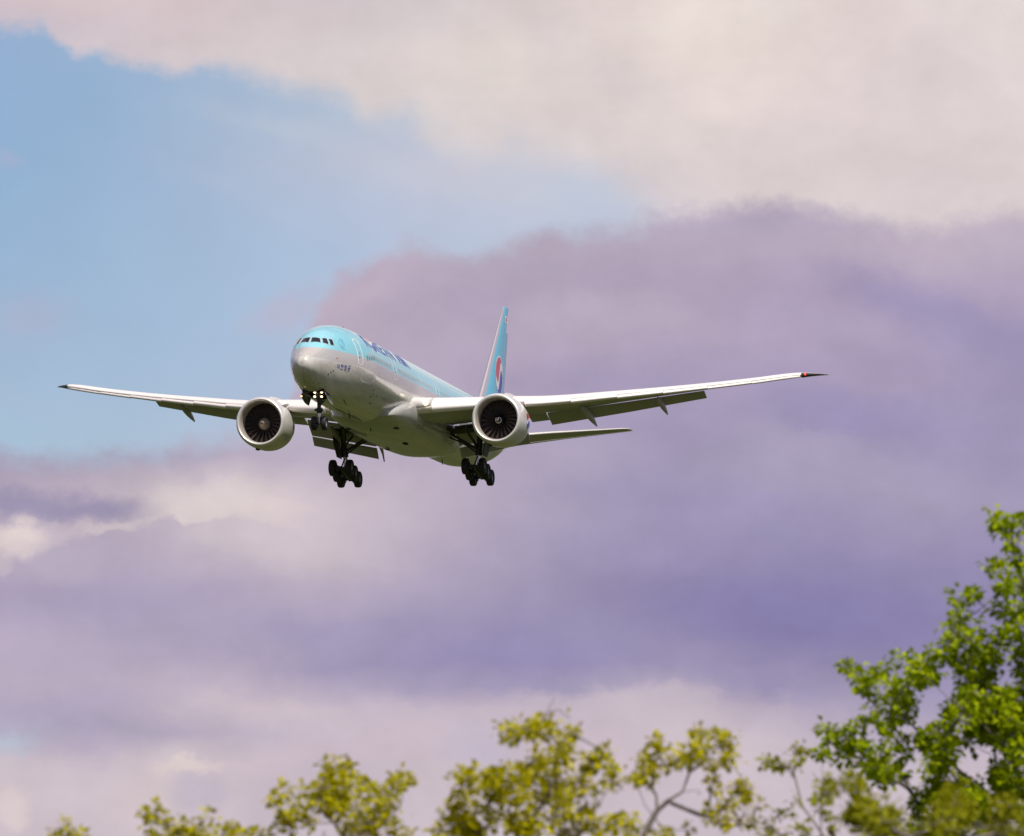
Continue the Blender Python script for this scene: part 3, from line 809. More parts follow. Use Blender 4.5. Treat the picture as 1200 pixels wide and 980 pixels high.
    # flap track fairings
    def pod(y, xa, za, xb, zb, r=.34):
        P_ = []; N = 12
        for i in range(N + 1):
            s = i / N
            rr = r * max(.04, math.sin(math.pi * min(.97, max(.03, s ** .8))) ** .55)
            zz = za + (zb - za) * (.55 * s * s + .45 * s)
            P_.append([(xa + (xb - xa) * s, sd * y + rr * .62 * math.cos(t), zz + rr * 1.1 * math.sin(t)) for t in [2 * math.pi * j / 14 for j in range(14)]])
        b2 = MB(); b2.loft(P_)
        return b2.build('flap_track_fairing', M['wing'], w, ang=60)
    pod(14.2, 35.6, -.30, 42.0, -1.12); pod(19.8, 38.8, .62, 43.2, -.12, .3)
    pod(6.2, 34.5, -1.9, 40.6, -2.75, .4)
    # thin fence hanging from the inner end of the inboard flap
    b2 = MB(); b2.loft([[(39.6, sd * (3.42 + k), -2.6), (41.3, sd * (3.42 + k), -2.9), (41.9, sd * (3.42 + k), -3.85), (41.3, sd * (3.42 + k), -3.35)] for k in (-.05, .05)])
    b2.build('flap_end_fairing', M['wing'], w)
    # fixed leading edge strake with the landing lamp at the wing root
    rings = []
    for i in range(9):
        s = i / 8; y = 2.4 + 1.9 * s
        x0, z0 = wl(y), wzl(y)
        rr = .56 - .14 * s
        rings.append([(x0 + .35 - rr * 1.15 * math.cos(t) if math.cos(t) > 0 else x0 + .35 - rr * 3.0 * math.cos(t), sd * y, z0 + .30 + rr * math.sin(t)) for t in [2 * math.pi * j / 24 for j in range(24)]])
    b2 = MB(); b2.loft(rings); b2.build('wing_root_fairing', M['nacelle'], w, ang=60)
    b2 = MB(); b2.lathe([(0, .001), (.02, .15), (.10, .19), (.2, .19)], (wl(3.95) - .46, sd * 3.95, wzl(3.95) + .22), 20)
    b2.build('landing_light', M['root_lamp'], w)
    # wing tip: dark lamp glass and navigation light
    b2 = MB(); rr = []
    for y in (30.75, 31.3, 31.9, 32.41):
        x0, x1 = wl(y), wt(y); z0, z1 = wzl(y), wzt(y); c_ = (x1 - x0)
        rr.append([(x0 + f * c_ * .55 - .05, sd * y, z0 + (h * (wtc(y) + .015)) * c_) for f, h, k in airfoil(8, .9)])
    b2.loft(rr); b2.build('wing_tip_cap', M['tip_dark'], w)
    b2 = MB(); b2.lathe([(-.1, .001), (-.08, .06), (0, .09), (.1, .09)], (wl(31.0) - .02, sd * 31.0, wzl(31.0) + .03), 12)
    b2.build('navigation_light', M['nav_red'] if sd < 0 else M['nav_green'], w)
    return w
wings = {sd: wing(sd) for sd in (-1, 1)}

# ---- engines
def engine(sd):
    cy, cz, lx = sd * 9.61, -2.43, 24.95
    C_ = (lx, cy, cz)
    mb = MB()
    mb.lathe([(.30, 2.0), (.55, 2.035), (1.0, 2.065), (1.8, 2.08), (2.7, 2.06), (3.5, 1.98), (4.2, 1.83), (4.75, 1.68), (4.75, 1.62), (3.9, 1.70)], C_, 80, 0)
    mb.lathe([(.30, 1.655), (.6, 1.60), (1.0, 1.60), (1.45, 1.63), (2.0, 1.64)], C_, 80, 1)
    e = part(mb.build('engine', [M['nacelle'], M['liner']], ang=40))
    mb = MB(); mb.lathe([(.30, 2.003), (.18, 1.965), (.07, 1.905), (.015, 1.85), (0, 1.80), (.03, 1.745), (.10, 1.70), (.19, 1.67), (.30, 1.652)], C_, 80); mb.build('intake_lip', M['lip'], e, 60)
    # fan: broad curved blades in front of a dark disc
    mb = MB()
    for i in range(22):
        t0 = 2 * math.pi * i / 22
        rows = []
        for k in range(8):
            s = k / 7; r = .48 + 1.13 * s
            pit = R_(28 + 34 * s); swp = .16 * math.sin(s * 2.6) ** 1.0
            w_ = .40 + .14 * math.sin(math.pi * s)
            row = []
            for q in (-.5, -.17, .17, .5):
                tang = q * w_ * math.sin(pit) * 1.05 + .03 * (1 - 4 * q * q); ax_ = q * w_ * math.cos(pit)
                a = t0 + (tang * sd * 0 + tang) / r + swp * .6
                row.append((lx + 1.62 + ax_ - .05 * math.sin(math.pi * s), cy + r * math.cos(a), cz + r * math.sin(a)))
            rows.append(row)
        V_ = [p for r in rows for p in r]
        mb.add(V_, [(k * 4 + q, k * 4 + q + 1, k * 4 + q + 5, k * 4 + q + 4) for k in range(7) for q in range(3)])
    mb.build('fan', M['fan'], e, 60)
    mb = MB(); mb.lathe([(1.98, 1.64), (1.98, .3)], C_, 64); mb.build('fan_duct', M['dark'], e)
    mb = MB()
    prof = [(.72, .004), (.76, .06), (.86, .14), (1.05, .26), (1.3, .39), (1.55, .49), (1.75, .53)]
    mb.lathe(prof, C_, 40)
    sp = mb.build('spinner', M['spin_black'] if sd < 0 else M['spin_sunlit'], e, 60)
    def cone_r(r):
        for (a, r0), (b_, r1) in zip(prof[:-1], prof[1:]):
            if r0 <= r <= r1: return a + (b_ - a) * (r - r0) / (r1 - r0)
        return prof[-1][0]
    V_ = []
    N = 28
    for i in range(N + 1):
        s = i / N; t = R_(100 + 300 * s)
        rc = (.10 + .13 * s) if sd < 0 else (.05 + .05 * s); hw = (.04 + .055 * math.sin(math.pi * min(1, s * 1.05)) ** .7 + .02) if sd < 0 else .03
        for r in (max(.012, rc - hw), rc + hw):
            V_.append((lx + cone_r(r) - .012, cy + r * math.cos(t), cz + r * math.sin(t)))
    mesh('spinner_swirl', V_, [(2 * i, 2 * i + 1, 2 * i + 3, 2 * i + 2) for i in range(N)], M['mark_white'] if sd < 0 else M['dark'], sp, ang=60)
    # core nozzle and plug
    mb = MB(); mb.lathe([(3.6, 1.30), (4.6, 1.22), (5.6, 1.0), (6.2, .86), (6.2, .80), (5.6, .80)], C_, 48); mb.lathe([(5.4, .62), (6.3, .55), (7.0, .33), (7.4, .05)], C_, 32)
    mb.build('core_nozzle', M['rim'], e)
    # pylon
    mb = MB(); rings = []
    for (z, x0, x1, hw) in ((cz + 1.55, lx + 1.6, lx + 8.2, .30), (cz + 2.05, lx + 2.0, lx + 9.4, .32), (cz + 2.45, lx + 3.7, lx + 10.2, .30)):
        rings.append([(x0, cy, z), (x0 + .5, cy + hw * .7, z), (x0 + 2, cy + hw, z), (x1 - 2, cy + hw, z), (x1, cy, z), (x1 - 2, cy - hw, z), (x0 + 2, cy - hw, z), (x0 + .5, cy - hw * .7, z)])
    mb.loft(rings); mb.build('pylon', M['nacelle'], e, 50)
    # small dark mast under the cowl and a strake on its inner shoulder
    def cowl(x, a): 
        r = 2.07
        return Vector((lx + x, cy + r * math.cos(a), cz + r * math.sin(a)))
    mb = MB(); mb.box(cowl(1.6, R_(-68) if sd < 0 else R_(-75)) - Vector((0, 0, .02)), (.30, .10, .09)); mb.build('drain_mast', M['dark'], e)
    mb = MB(); a = R_(90 + sd * 48)
    b0, n_ = cowl(.9, a), Vector((0, math.cos(a), math.sin(a)))
    rings = [[b0 + n_ * -.05 + Vector((0, 0, .02)), b0 + Vector((1.6, 0, .02)) - n_ * .05, b0 + Vector((1.6, 0, 0)) + n_ * .38, b0 + Vector((.9, 0, 0)) + n_ * .36]]
    rings.append([p + Vector((0, .03, -.02)) for p in rings[0]])
    mb.loft(rings); mb.build('nacelle_strake', M['nacelle'], e)
    # round red and blue emblem on the outer side of the cowl
    if sd < 0:
        disc_emblem('round_emblem', lambda p, q: (lx + 2.55 + .62 * p, cy + sd * 2.078 * math.cos(.02 + .34 * q), cz + 2.078 * math.sin(.02 + .34 * q)), e, ang=R_(-20))
    return e
for sd in (-1, 1): engine(sd)

# ---- tail
def surf(secs, n=20, th=.09, cut=(0, 1)):
    rings = []
    for (base, chord, vec) in secs:
        pass
def fin():
    H = [(2.5, 60.2, 70.5), (3.4, 61.3, 70.75), (4.2, 62.2, 70.95), (7.5, 65.5, 71.8), (10.5, 68.5, 72.5), (12.45, 70.45, 73.0), (12.62, 70.75, 73.05)]
    def sec(z, x0, x1, f0, f1, th, n=14, up=True):
        c_ = x1 - x0
        def t(f): return 5 * (.2969 * math.sqrt(f) - .126 * f - .3516 * f * f + .2843 * f ** 3 - .1036 * f ** 4) * th
        fs = [f0 + (f1 - f0) * (i / n) ** 1.6 for i in range(n + 1)]
        return [(x0 + f * c_, -t(f) * c_, z) for f in reversed(fs)] + [(x0 + f * c_, t(f) * c_, z) for f in fs[(1 if f0 == 0 else 0):]]
    def b(name, f0, f1, m_, th=.095, parent=None, zmin=-9, zmax=99):
        mb = MB(); mb.loft([sec(z, a, c_, f0, f1, th) for z, a, c_ in H if zmin <= z <= zmax])
        return mb.build(name, m_, parent, 50)
    f = part(b('tail_fin', 0, .70, M['blue']))
    b('rudder', .705, 1.0, M['rudder'], .0955, f, 3.0, 12.4)
    b('leading_edge', 0, .075, M['silver'], .104, f, 3.0, 12.5)
    # emblem on the port face
    def yfin(x, z):
        for (z0, a0, b0), (z1, a1, b1) in zip(H[:-1], H[1:]):
            if z0 <= z <= z1:
                s = (z - z0) / (z1 - z0); a = a0 + (a1 - a0) * s; c_ = b0 + (b1 - b0) * s - a
                q = max(.01, min(.99, (x - a) / c_))
                return 5 * (.2969 * math.sqrt(q) - .126 * q - .3516 * q * q + .2843 * q ** 3 - .1036 * q ** 4) * .0955 * c_
        return .3
    disc_emblem('round_emblem', lambda p, q: (68.05 + 1.75 * p, -yfin(68.05 + 1.75 * p, 6.3 + 1.75 * q) - .014, 6.3 + 1.75 * q), f, ang=R_(12))
    fl = lambda x, z, o: (x, -yfin(x, z) - o, z)
    fg = mesh('small_flag', [fl(x, z, .012) for z in (11.25, 11.85) for x in (70.55, 70.95, 71.35, 71.75)], [(i, i + 1, i + 5, i + 4) for i in range(3)], M['mark_white'], f)
    mesh('flag_disc', [fl(71.15 + .26 * math.cos(t), 11.55 + .22 * math.sin(t), .022) for t in [2 * math.pi * i / 16 for i in range(16)]], [tuple(range(16))], M['red'], f)
    return f
fin()
def stab(sd):
    S = [(.6, 62.6, 70.0, .45), (1.5, 63.3, 70.3, .62), (5.0, 66.3, 71.5, 1.22), (10.2, 71.1, 73.55, 2.05), (10.6, 71.7, 73.7, 2.12), (10.78, 72.4, 73.8, 2.15)]
    def b(name, f0, f1, m_, th, parent=None, s0=0):
        mb = MB(); rings = []
        for y, a, c_, z in S[s0:]:
            L_ = c_ - a
            pts = [(f, h) for f, h, k in airfoil(18, 1.0, 0) if f0 <= f <= f1]
            rings.append([(a + f * L_, sd * y, z + h * th * L_) for f, h in pts])
        mb.loft(rings); return mb.build(name, m_, parent, 50)
    t = part(b('tailplane', 0, .72, M['wing'], .09))
    b('elevator', .70, 1.0, M['wing'], .088, t, 1)
    b('leading_edge', 0, .03, M['white'], .098, t, 1)
for sd in (-1, 1): stab(sd)
mb = MB(); mb.lathe([(72.9, .17), (73.4, .15), (73.75, .10), (73.75, .02)], (0, 0, 1.72), 20); part(mb.build('tail_exhaust', M['rim']))

# ---- wheels and gear
def wheel(name, c, r, w, parent):
    mb = MB()
    p = [(-w * .30, r * .50), (-w * .46, r * .60), (-w * .5, r * .78), (-w * .42, r * .93), (-w * .25, r * .99), (0, r), (w * .25, r * .99), (w * .42, r * .93), (w * .5, r * .78), (w * .46, r * .60), (w * .30, r * .50)]
    mb.lathe(p, c, 36, 0, 'y')
    mb.lathe([(-w * .30, r * .50), (-w * .22, r * .44), (-w * .16, r * .25), (-w * .28, r * .16), (-w * .30, .002)], c, 24, 1, 'y')
    mb.lathe([(w * .30, r * .50), (w * .22, r * .44), (w * .16, r * .25), (w * .28, r * .16), (w * .30, .002)], c, 24, 1, 'y')
    return mb.build(name, [M['tyre'], M['rim']], parent, 50)
def nose_gear():
    zc = -4.93; x = 5.89
    mb = MB()
    mb.tube([(5.55, 0, -2.6), (5.75, 0, -3.9)], .15, 14, 0)
    mb.tube([(5.75, 0, -3.75), (5.8, 0, -3.95), (5.82, 0, -4.15)], [.22, .25, .17], 14, 0)
    mb.tube([(5.82, 0, -4.1), (5.89, 0, zc)], .10, 14, 1)
    mb.tube([(x, -.42, zc), (x, .42, zc)], .09, 12, 0)
    mb.tube([(5.75, .07, -3.6), (7.6, .1, -2.75)], .06, 10, 0); mb.tube([(5.75, -.07, -3.6), (7.6, -.1, -2.75)], .06, 10, 0)
    mb.tube([(6.0, 0, -4.1), (6.35, 0, -4.5), (6.02, 0, -4.85)], .05, 8, 0)
    mb.tube([(5.6, -.32, -3.92), (5.6, .32, -3.92)], .10, 10, 0)
    mb.tube([(5.45, -.45, -2.93), (5.45, .45, -2.93)], .05, 8, 0); mb.tube([(5.45, -.45, -2.93), (5.45, .45, -2.93)], .05, 8, 0)
    g = part(mb.build('nose_gear', [M['strut'], M['chrome']]))
    for s in (-1, 1): wheel('wheel', (x, s * .40, zc), .545, .40, g)
    for s in (-1, 1):
        for z in (-2.60, -2.93):
            b2 = MB(); b2.lathe([(-.02, .002), (0, .06), (.03, .085), (.14, .08), (.2, .03)], (5.28, s * .27, z), 20)
            b2.build('landing_light', M['landing'], g)
    for s in (-1, 1):
        b2 = MB()
        rings = []
        inn = MB()
        ri = []
        for (xx, zt, zb) in ((3.9, -2.70, -2.95), (4.4, -2.78, -3.25), (5.2, -2.85, -3.45), (6.3, -2.9, -3.5)):
            rings.append([(xx, s * .80, zt), (xx, s * .84, zt), (xx, s * 1.00, zb), (xx, s * .96, zb)])
            ri.append([(xx, s * .775, zt), (xx, s * .797, zt), (xx, s * .957, zb), (xx, s * .935, zb)])
        b2.loft(rings); gd = b2.build('gear_door', M['grey'], g)
        inn.loft(ri); inn.build('door_lining', M['dark_green'], gd)
    b2 = MB(); b2.lathe([(-.02, .002), (0, .06), (.06, .07)], (4.0, .99, -3.02), 12); b2.build('taxi_light', M['lamp_warm'], g)
nose_gear()
def main_gear(sd):
    y = sd * 5.49; x = 37.07; tilt = R_(12.5)
    zc = -5.33
    mb = MB()
    top = (36.9, sd * 5.75, -1.55)
    mb.tube([top, (37.0, sd * 5.55, -3.9)], .24, 16, 0)
    mb.tube([(37.0, sd * 5.55, -3.75), (37.02, sd * 5.54, -4.0)], .29, 16, 0)
    mb.tube([(37.0, sd * 5.55, -3.9), (x, y, zc + .05)], .16, 14, 2)
    mb.tube([(37.35, y, -3.95), (37.75, y, -4.55), (37.3, y, -5.05)], .07, 8, 0)
    # side and drag braces to the fuselage
    mb.tube([(36.95, sd * 5.5, -3.55), (36.6, sd * 3.2, -2.2)], .11, 10, 0)
    mb.tube([(36.95, sd * 5.5, -3.85), (36.9, sd * 4.3, -3.0), (36.7, sd * 3.1, -2.5)], .07, 10, 0)
    mb.tube([(36.95, sd * 5.5, -3.4), (34.0, sd * 5.0, -2.0)], .11, 10, 0)
    mb.tube([(36.95, sd * 5.6, -3.2), (39.2, sd * 5.2, -1.7)], .08, 10, 0)
    mb.tube([(36.7, sd * 5.75, -1.8), (36.75, sd * 5.8, -3.8)], .05, 8, 0)
    g = part(mb.build('main_gear', [M['strut'], M['tyre'], M['chrome']]))
    d = Vector((math.cos(tilt), 0, -math.sin(tilt))); c = Vector((x, y, zc))
    b2 = MB(); b2.tube([c - d * 1.6, c - d * .5, c + d * .5, c + d * 1.6], [.13, .2, .2, .13], 12)
    for k in (-1.46, 0, 1.46):
        q = c + d * k; b2.tube([q + Vector((0, -.72, 0)), q + Vector((0, .72, 0))], .10, 12)
        for s in (-1, 1): b2.tube([q + Vector((0, s * .30, -.02)), q + Vector((0, s * .48, -.02))], .26, 16)
    b2.tube([c - d * 1.3 + Vector((0, 0, .18)), Vector((36.8, sd * 5.5, -4.1))], .06, 8)
    b2.build('bogie', M['strut'], g)
    for k in (-1.46, 0, 1.46):
        for s in (-1, 1): wheel('wheel', c + d * k + Vector((0, s * .70, 0)), .67, .52, g)
    # door carried by the leg, outboard
    b2 = MB()
    b2.loft([[(35.9, sd * 6.32, -1.7), (38.2, sd * 6.32, -1.7), (38.2, sd * 6.38, -1.7), (35.9, sd * 6.38, -1.7)],
             [(36.0, sd * 6.24, -2.9), (38.2, sd * 6.24, -2.9), (38.2, sd * 6.30, -2.9), (36.0, sd * 6.30, -2.9)],
             [(36.3, sd * 6.0, -4.05), (37.9, sd * 6.0, -4.05), (37.9, sd * 6.06, -4.05), (36.3, sd * 6.06, -4.05)]])
    b2.build('gear_door', M['dark_green'], g)
    # flat dark plate behind the leg, wheel-well shade put into its colour
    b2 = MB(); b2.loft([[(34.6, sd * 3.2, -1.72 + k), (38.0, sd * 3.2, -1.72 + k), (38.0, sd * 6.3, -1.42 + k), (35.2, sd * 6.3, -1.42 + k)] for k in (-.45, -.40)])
    b2.build('wheel_well_shade', M['dark'], g)
for sd in (-1, 1): main_gear(sd)

# ================================================================== TREES
def leaf_mat(name, c1, c2, trans=.45):
    m = bpy.data.materials.new(name); m.use_nodes = True
    T = NT(m.node_tree); nt = m.node_tree; nt.nodes.clear()
    oi = T.n('ShaderNodeNewGeometry').outputs['Random Per Island']
    col = T.mix(oi, (*c1, 1), (*c2, 1))
    d = T.n('ShaderNodeBsdfPrincipled'); T.put(d.inputs['Base Color'], col); d.inputs['Roughness'].default_value = .5; d.inputs['Specular IOR Level'].default_value = .12
    t = T.n('ShaderNodeBsdfTranslucent'); T.put(t.inputs[0], col)
    mx = T.n('ShaderNodeMixShader'); mx.inputs[0].default_value = trans
    nt.links.new(d.outputs[0], mx.inputs[1]); nt.links.new(t.outputs[0], mx.inputs[2])
    o = T.n('ShaderNodeOutputMaterial'); nt.links.new(mx.outputs[0], o.inputs[0])
    return m
LM_Y = leaf_mat('spring_leaf', (.36, .34, .001), (.62, .56, .002), .38)
LM_O = leaf_mat('olive_leaf', (.25, .26, .005), (.38, .37, .010), .42)
LM_G = leaf_mat('green_leaf', (.20, .29, .001), (.46, .53, .002), .40)
BARK = mat('bark', (.20, .165, .155), .85, noise=(6., .35))

def at(px, py, D):
    q = AX_F + AX_R * ((px - 600) / FPX) + AX_V * ((490 - py) / FPX)
    return CAM + q * (D / q.y)
def tree(name, label, cat, D, base_px, clumps, leafm, extra=0, spread=(.5, .9), leaf=.05, per=9, seed=1, csize=.055, depth=.35, limbs=(), crown_r=(.8, .9), twigs=(), group=None):
    """clumps: leaf-cluster centres measured on the visible top of the crown; the rest of the crown is grown at random"""
    rnd = random.Random(seed); nr = np.random.RandomState(seed)
    pts = [(at(a, b_, D) + Vector((0, rnd.gauss(0, depth), 0))) for a, b_ in clumps]
    top = max(p.z for p in pts)
    base = at(base_px, 980, D); base.z = 0.0
    cen = Vector((base.x, base.y, max(1.3, at(600, 985, D).z - crown_r[1])))
    zcut = at(600, 984, D).z
    k = 0
    while k < extra:
        q = Vector((rnd.uniform(-1, 1), rnd.uniform(-1, 1), rnd.uniform(-1, 1)))
        if not (.25 < q.length < 1): continue
        p = cen + Vector((q.x * crown_r[0], q.y * crown_r[0], q.z * crown_r[1]))
        pr_z = CAM.z + (zcut - CAM.z) * p.y / D
        if p.z > pr_z: continue
        pts.append(p); k += 1
    # skeleton: trunk, given limbs, then each cluster joins the nearest wood
    nodes = []; par = []
    def add(p, q): nodes.append(np.array(p)); par.append(q); return len(nodes) - 1
    last = -1
    htr = cen.z + crown_r[1] * .25
    N = 14
    for i in range(N + 1):
        s = i / N
        last = add((base.x + .05 * math.sin(3 * s) * s, base.y + .06 * math.sin(4.1 * s + 1) * s, htr * s), last)
    def nearest(p, zpen=0.0):
        A = np.array(nodes); d = np.linalg.norm(A - np.array(p), axis=1) + .8 * np.maximum(0, A[:, 2] - p[2] + .02)
        return int(np.argmin(d))
    def grow(p, step=.11, jit=.012, start=None):
        i = nearest(p) if start is None else start
        a = nodes[i]; b_ = np.array(p); L_ = np.linalg.norm(b_ - a); n = max(1, int(L_ / step)); pi = i
        for k_ in range(1, n + 1):
            s = k_ / n
            q = a + (b_ - a) * s + nr.normal(0, jit, 3) * (1 if k_ < n else 0)
            q[2] -= .10 * L_ * math.sin(math.pi * s) * .5
            pi = add(q, pi)
        return pi
    cnt_extra = {}
    for lb in limbs:
        pi = None
        for (a, b_) in lb:
            pi = grow(at(a, b_, D), start=pi, jit=.006)
    ends = []
    order = sorted(range(len(pts)), key=lambda i: (pts[i] - Vector((base.x, base.y, htr))).length)
    for i in order: ends.append(grow(pts[i]))
    for (a, b_) in twigs: ends.append(grow(at(a, b_, D)))
    cnt = np.zeros(len(nodes))
    for e in ends: cnt[e] += 1
    for i in range(len(nodes) - 1, 0, -1):
        if par[i] >= 0: cnt[par[i]] += cnt[i]
    rad = .0031 * np.maximum(cnt, .8) ** .44
    mb = MB()
    for i in range(len(nodes)):
        if par[i] < 0: continue
        a, b_ = Vector(nodes[par[i]]), Vector(nodes[i])
        d = b_ - a
        if d.length < 1e-5: continue
        d.normalize(); n = 6 if rad[i] > .012 else 4
        s1 = d.orthogonal().normalized(); s2 = d.cross(s1)
        r0 = min(rad[par[i]], rad[i] * 1.35); r1 = rad[i]
        if par[i] < 1: r0 *= 1.5
        V_ = [a + (s1 * math.cos(2 * math.pi * j / n) + s2 * math.sin(2 * math.pi * j / n)) * r0 for j in range(n)] + [b_ + (s1 * math.cos(2 * math.pi * j / n) + s2 * math.sin(2 * math.pi * j / n)) * r1 for j in range(n)]
        mb.add(V_, [(j, (j + 1) % n, n + (j + 1) % n, n + j) for j in range(n)])
    root = bpy.data.objects.new(name, None); COL.objects.link(root)
    root.location = base
    root['label'] = label; root['category'] = cat
    if group: root['group'] = group
    tr = mb.build('trunk', BARK, root, 60); tr.location = -base
    # leaves: bent two-panel blades in loose tufts
    V_, F_ = [], []
    for p in pts:
        kk = max(10, int(rnd.gauss(per * 3.6, per * .8)))
        cs = csize * .68 * rnd.uniform(.6, 1.35)
        for _ in range(kk):
            q = Vector((rnd.gauss(0, cs), rnd.gauss(0, cs), rnd.gauss(0, cs * .85)))
            c_ = p + q
            d = (q.normalized() + Vector((rnd.uniform(-.6, .6), rnd.uniform(-.6, .6), rnd.uniform(-.7, .4)))).normalized()
            up = Vector((rnd.uniform(-.7, .7), rnd.uniform(-.7, .7), 1)).normalized()
            s = d.cross(up)
            if s.length < .05: continue
            s.normalize(); nn = s.cross(d)
            L_ = leaf * .98 * rnd.uniform(.5, 1.4); w_ = L_ * rnd.uniform(.36, .46)
            k0 = len(V_)
            V_ += [c_, c_ + d * L_ * .5 + s * w_ + nn * w_ * .35, c_ + d * L_ - nn * L_ * .08, c_ + d * L_ * .5 - s * w_ + nn * w_ * .35, c_ + d * L_ * .5]
            F_ += [(k0, k0 + 4, k0 + 1), (k0 + 4, k0 + 2, k0 + 1), (k0, k0 + 3, k0 + 4), (k0 + 4, k0 + 3, k0 + 2)]
    cr = mesh('crown', V_, F_, leafm, root, flat=True); cr.location = -base
    return root
def inside(p, poly):
    x, y = p; r = False
    for (x0, y0), (x1, y1) in zip(poly, poly[1:] + poly[:1]):
        if (y0 > y) != (y1 > y) and x < (x1 - x0) * (y - y0) / (y1 - y0) + x0: r = not r
    return r
def fill(poly, gap, seed, holes=.42, hs=38.0, clipx=99999):
    rnd = random.Random(seed); out = []
    ph = [rnd.uniform(0, 6.28) for _ in range(12)]
    def nz(x, y):
        s = 0
        for k in range(6): s += math.sin(x / hs * (1 + .31 * k) * math.cos(k * 1.1) + y / hs * (1 + .23 * k) * math.sin(k * 1.1 + .4) + ph[k])
        return .5 + s / 7
    x0, x1 = min(p[0] for p in poly), max(p[0] for p in poly); y0, y1 = min(p[1] for p in poly), max(p[1] for p in poly)
    n = int((x1 - x0) * (y1 - y0) / (gap * gap))
    for _ in range(n):
        p = (rnd.uniform(x0, x1), rnd.uniform(y0, y1))
        if inside(p, poly) and nz(*p) > holes: out.append(p)
    return out

TG = 'spring trees along the bottom of the picture'
tree('young_tree', 'tip of a yellow green tree just showing at the bottom left', 'tree', 42, 72,
     [(79,970),(81,975),(58,979),(100,981),(90,983),(68,984)], LM_Y, 160, seed=11, csize=.03, leaf=.036, group=TG)
tree('young_tree', 'low yellow green tree with short upright shoots left of the bushier rounded one', 'tree', 42, 240,
     [(173,957),(178,966),(182,947),(187,958),(181,976),(206,966),(203,972),(214,977),(222,969),(236,976),(245,960),(247,974),(258,979),(268,967),(276,975),(290,974),(262,978),(300,977),(191,978),(310,980),(232,980)], LM_Y, 300, seed=12, csize=.028, leaf=.036, depth=.25, group=TG)
tree('young_tree', 'bushy yellow green tree with two rounded tops left of centre', 'tree', 42, 396,
     [(322,936),(329,924),(349,940),(353,930),(332,955),(341,955),(329,965),(341,969),(355,950),(362,957),(366,966),(375,935),(383,905),(380,915),(371,922),(388,898),(400,900),(407,897),(395,912),(385,930),(377,941),(398,925),(412,915),(411,926),(426,914),(405,945),(395,955),(410,951),(420,950),(430,959),(415,970),(432,930),(440,938),(452,929),(458,920),(470,915),(464,911),(475,919),(452,948),(459,940),(458,965),(466,971),(475,977),(425,970),(405,965),(368,928),(386,922),(392,938),(390,947),(400,936),(420,962),(436,968),(410,976),(432,977),(446,972),(440,950)], LM_Y, 420, seed=13, csize=.034, leaf=.038, depth=.25, per=11,
     limbs=(((404,985),(392,965),(376,950)),((408,985),(446,965),(450,945))), group=TG)
tree('young_tree', 'fullest yellow green tree at bottom centre with a bare twig on top', 'tree', 41, 640,
     [(592,856),(600,852),(604,861),(614,857),(635,845),(640,850),(632,858),(624,861),(660,855),(655,866),(671,864),(657,876),(617,900),(628,888),(640,888),(655,886),(668,885),(657,896),(690,895),(700,888),(706,884),(703,896),(718,900),(725,905),(718,914),(692,920),(682,920),(675,908),(601,900),(610,908),(581,904),(563,905),(575,912),(549,914),(538,905),(540,920),(548,930),(565,925),(590,920),(605,925),(620,905),(640,908),(650,912),(628,918),(645,930),(660,925),(668,930),(680,948),(690,950),(532,945),(528,951),(540,958),(555,950),(570,945),(585,935),(600,940),(615,945),(630,950),(650,945),(660,955),(512,974),(525,972),(545,971),(560,972),(580,965),(600,965),(620,970),(640,965),(655,971),(705,966),(720,965),(735,962),(740,972),(725,976),(700,975),(690,965),(640,898),(648,920),(630,930),(612,933),(596,952),(575,957),(550,963),(533,968),(670,960),(680,972)]
     + fill([(545,920),(590,905),(640,900),(665,930),(670,985),(530,985)], 11, 5, .52, 22.0), LM_Y, 420, seed=14, csize=.034, leaf=.038, depth=.3, per=11,
     limbs=(((655,990),(652,930),(650,880)), ((672,990),(700,945),(715,922))), twigs=((650,818),(645,834),(655,832),(668,842),(722,930),(735,912)), group=TG)
tree('young_tree', 'sparse tree with a bare forked grey branch and open sky between its leaf tufts', 'tree', 43, 752,
     [(770,868),(774,873),(772,880),(752,887),(757,895),(765,900),(755,905),(748,912),(760,912),(743,918),(778,898),(785,888),(793,892),(800,895),(806,890),(808,880),(818,882),(820,873),(826,875),(816,858),(819,862),(838,862),(845,860),(851,866),(858,871),(852,876),(833,898),(842,896),(852,892),(857,890),(836,910),(833,922),(848,923),(862,925),(870,922),(877,928),(875,935),(850,942),(858,945),(848,955),(830,948),(832,963),(851,965),(870,962),(882,965),(886,944),(807,972),(770,974),(780,978),(763,890),(758,900),(766,908),(823,880),(812,886),(830,890),(866,932)], LM_Y, 300, seed=15, csize=.030, leaf=.036, depth=.18, per=9,
     limbs=(((752,990),(756,975),(770,950),(769,932),(763,924)), ((770,950),(784,938),(800,928),(808,905)), ((800,928),(820,926)), ((786,941),(820,955),(832,958))), group=TG)
tree('young_tree', 'thin half bare tree with a few tan buds beside the dense green tree', 'tree', 46, 968,
     [(897,893),(903,896),(912,899),(938,877),(930,892),(932,900),(940,884),(926,952),(912,955),(905,972),(915,979),(940,976),(900,966),(962,928),(958,935),(966,941),(963,920),(950,966),(975,972),(958,950),(972,955),(980,962),(895,978),(930,938),(925,975)], LM_O, 240, seed=16, csize=.026, leaf=.034, depth=.2, per=7,
     limbs=(((972,990),(955,965),(940,945),(930,905)), ((962,985),(964,930),(963,892))), twigs=((925,885),(952,905)), group=TG)
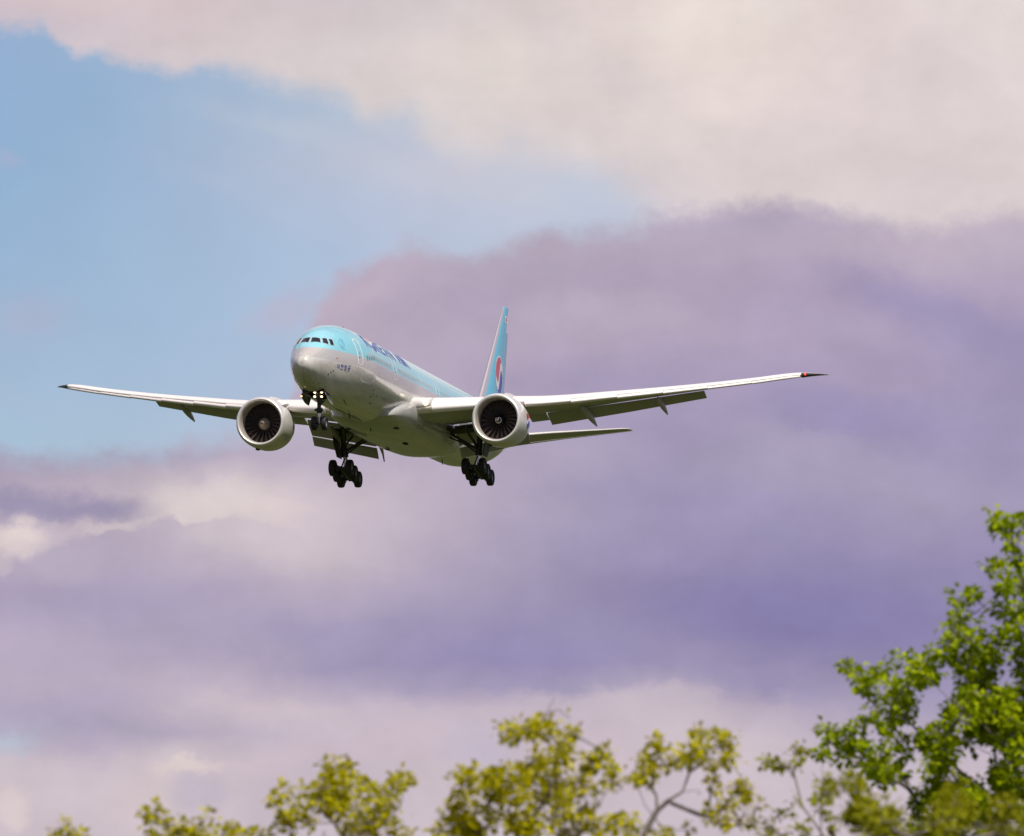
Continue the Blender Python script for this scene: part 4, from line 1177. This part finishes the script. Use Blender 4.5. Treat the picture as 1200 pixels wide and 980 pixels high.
tree('young_tree', 'olive yellow bush crown in front of the dense green tree at bottom right', 'tree', 38, 1090,
     fill([(985,985),(1000,945),(1030,930),(1070,940),(1100,915),(1130,930),(1150,955),(1200,930),(1260,940),(1300,985)], 9.0, 9, .50, 22.0) + [(975,918),(985,914),(992,920),(1000,922),(1010,925),(1003,916),(968,928)], LM_O, 380, seed=17, csize=.036, leaf=.037, depth=.3, per=11, group=TG)
big = [(1168,604),(1175,604),(1166,616),(1172,622),(1179,618),(1190,612),(1198,618),(1188,630),(1184,638),(1164,660),(1174,662),(1185,655),(1195,660),(1168,680),(1180,685),(1172,691),(1190,690),(1144,692),(1138,700),(1118,704),(1122,712),(1128,722),(1136,720),(1110,742),(1118,745),(1115,752),(1150,720),(1160,715),(1175,712),(1062,770),(1068,778),(1074,785),(1085,772),(1092,776),(1108,768),(1120,775),(993,780),(1000,783),(1009,790),(1003,798),(1018,800),(1026,790),(1035,785),(1038,795),(1045,805),(1012,812),(1021,820),(1030,825),(1020,835),(1015,850),(1025,848),(1036,850),(965,858),(975,855),(985,864),(994,858),(1000,866),(962,880),(968,886),(990,884),(985,890),(1000,878),(1013,874),(1025,872),(1035,870),(1028,885),(1016,888),(1020,905),(1030,912),(1040,900),
       (1045,815),(1052,808),(1060,800),(1070,800),(1080,795)]
big += fill([(1040,815),(1062,790),(1100,780),(1132,732),(1160,700),(1182,690),(1200,640),(1235,600),(1300,560),(1430,700),(1440,900),(1400,985),(1050,985),(1010,900),(1040,880),(1055,850)], 11.5, 21, .48, 24.0)
big += fill([(1060,835),(1120,800),(1200,760),(1300,760),(1320,985),(1060,985),(1025,900)], 13.0, 33, .50, 20.0)
tree('leafy_tree', 'tall dense green tree rising up the right hand edge', 'tree', 54, 1230, big, LM_G, 700, seed=18, csize=.038, leaf=.055, depth=.4, per=10, crown_r=(1.6, 1.3),
     limbs=(((1225,980),(1190,900),(1150,840),(1120,790)), ((1225,980),(1120,900),(1060,840),(1020,800)), ((1230,960),(1215,800),(1195,680),(1185,625))), twigs=((985,775),))
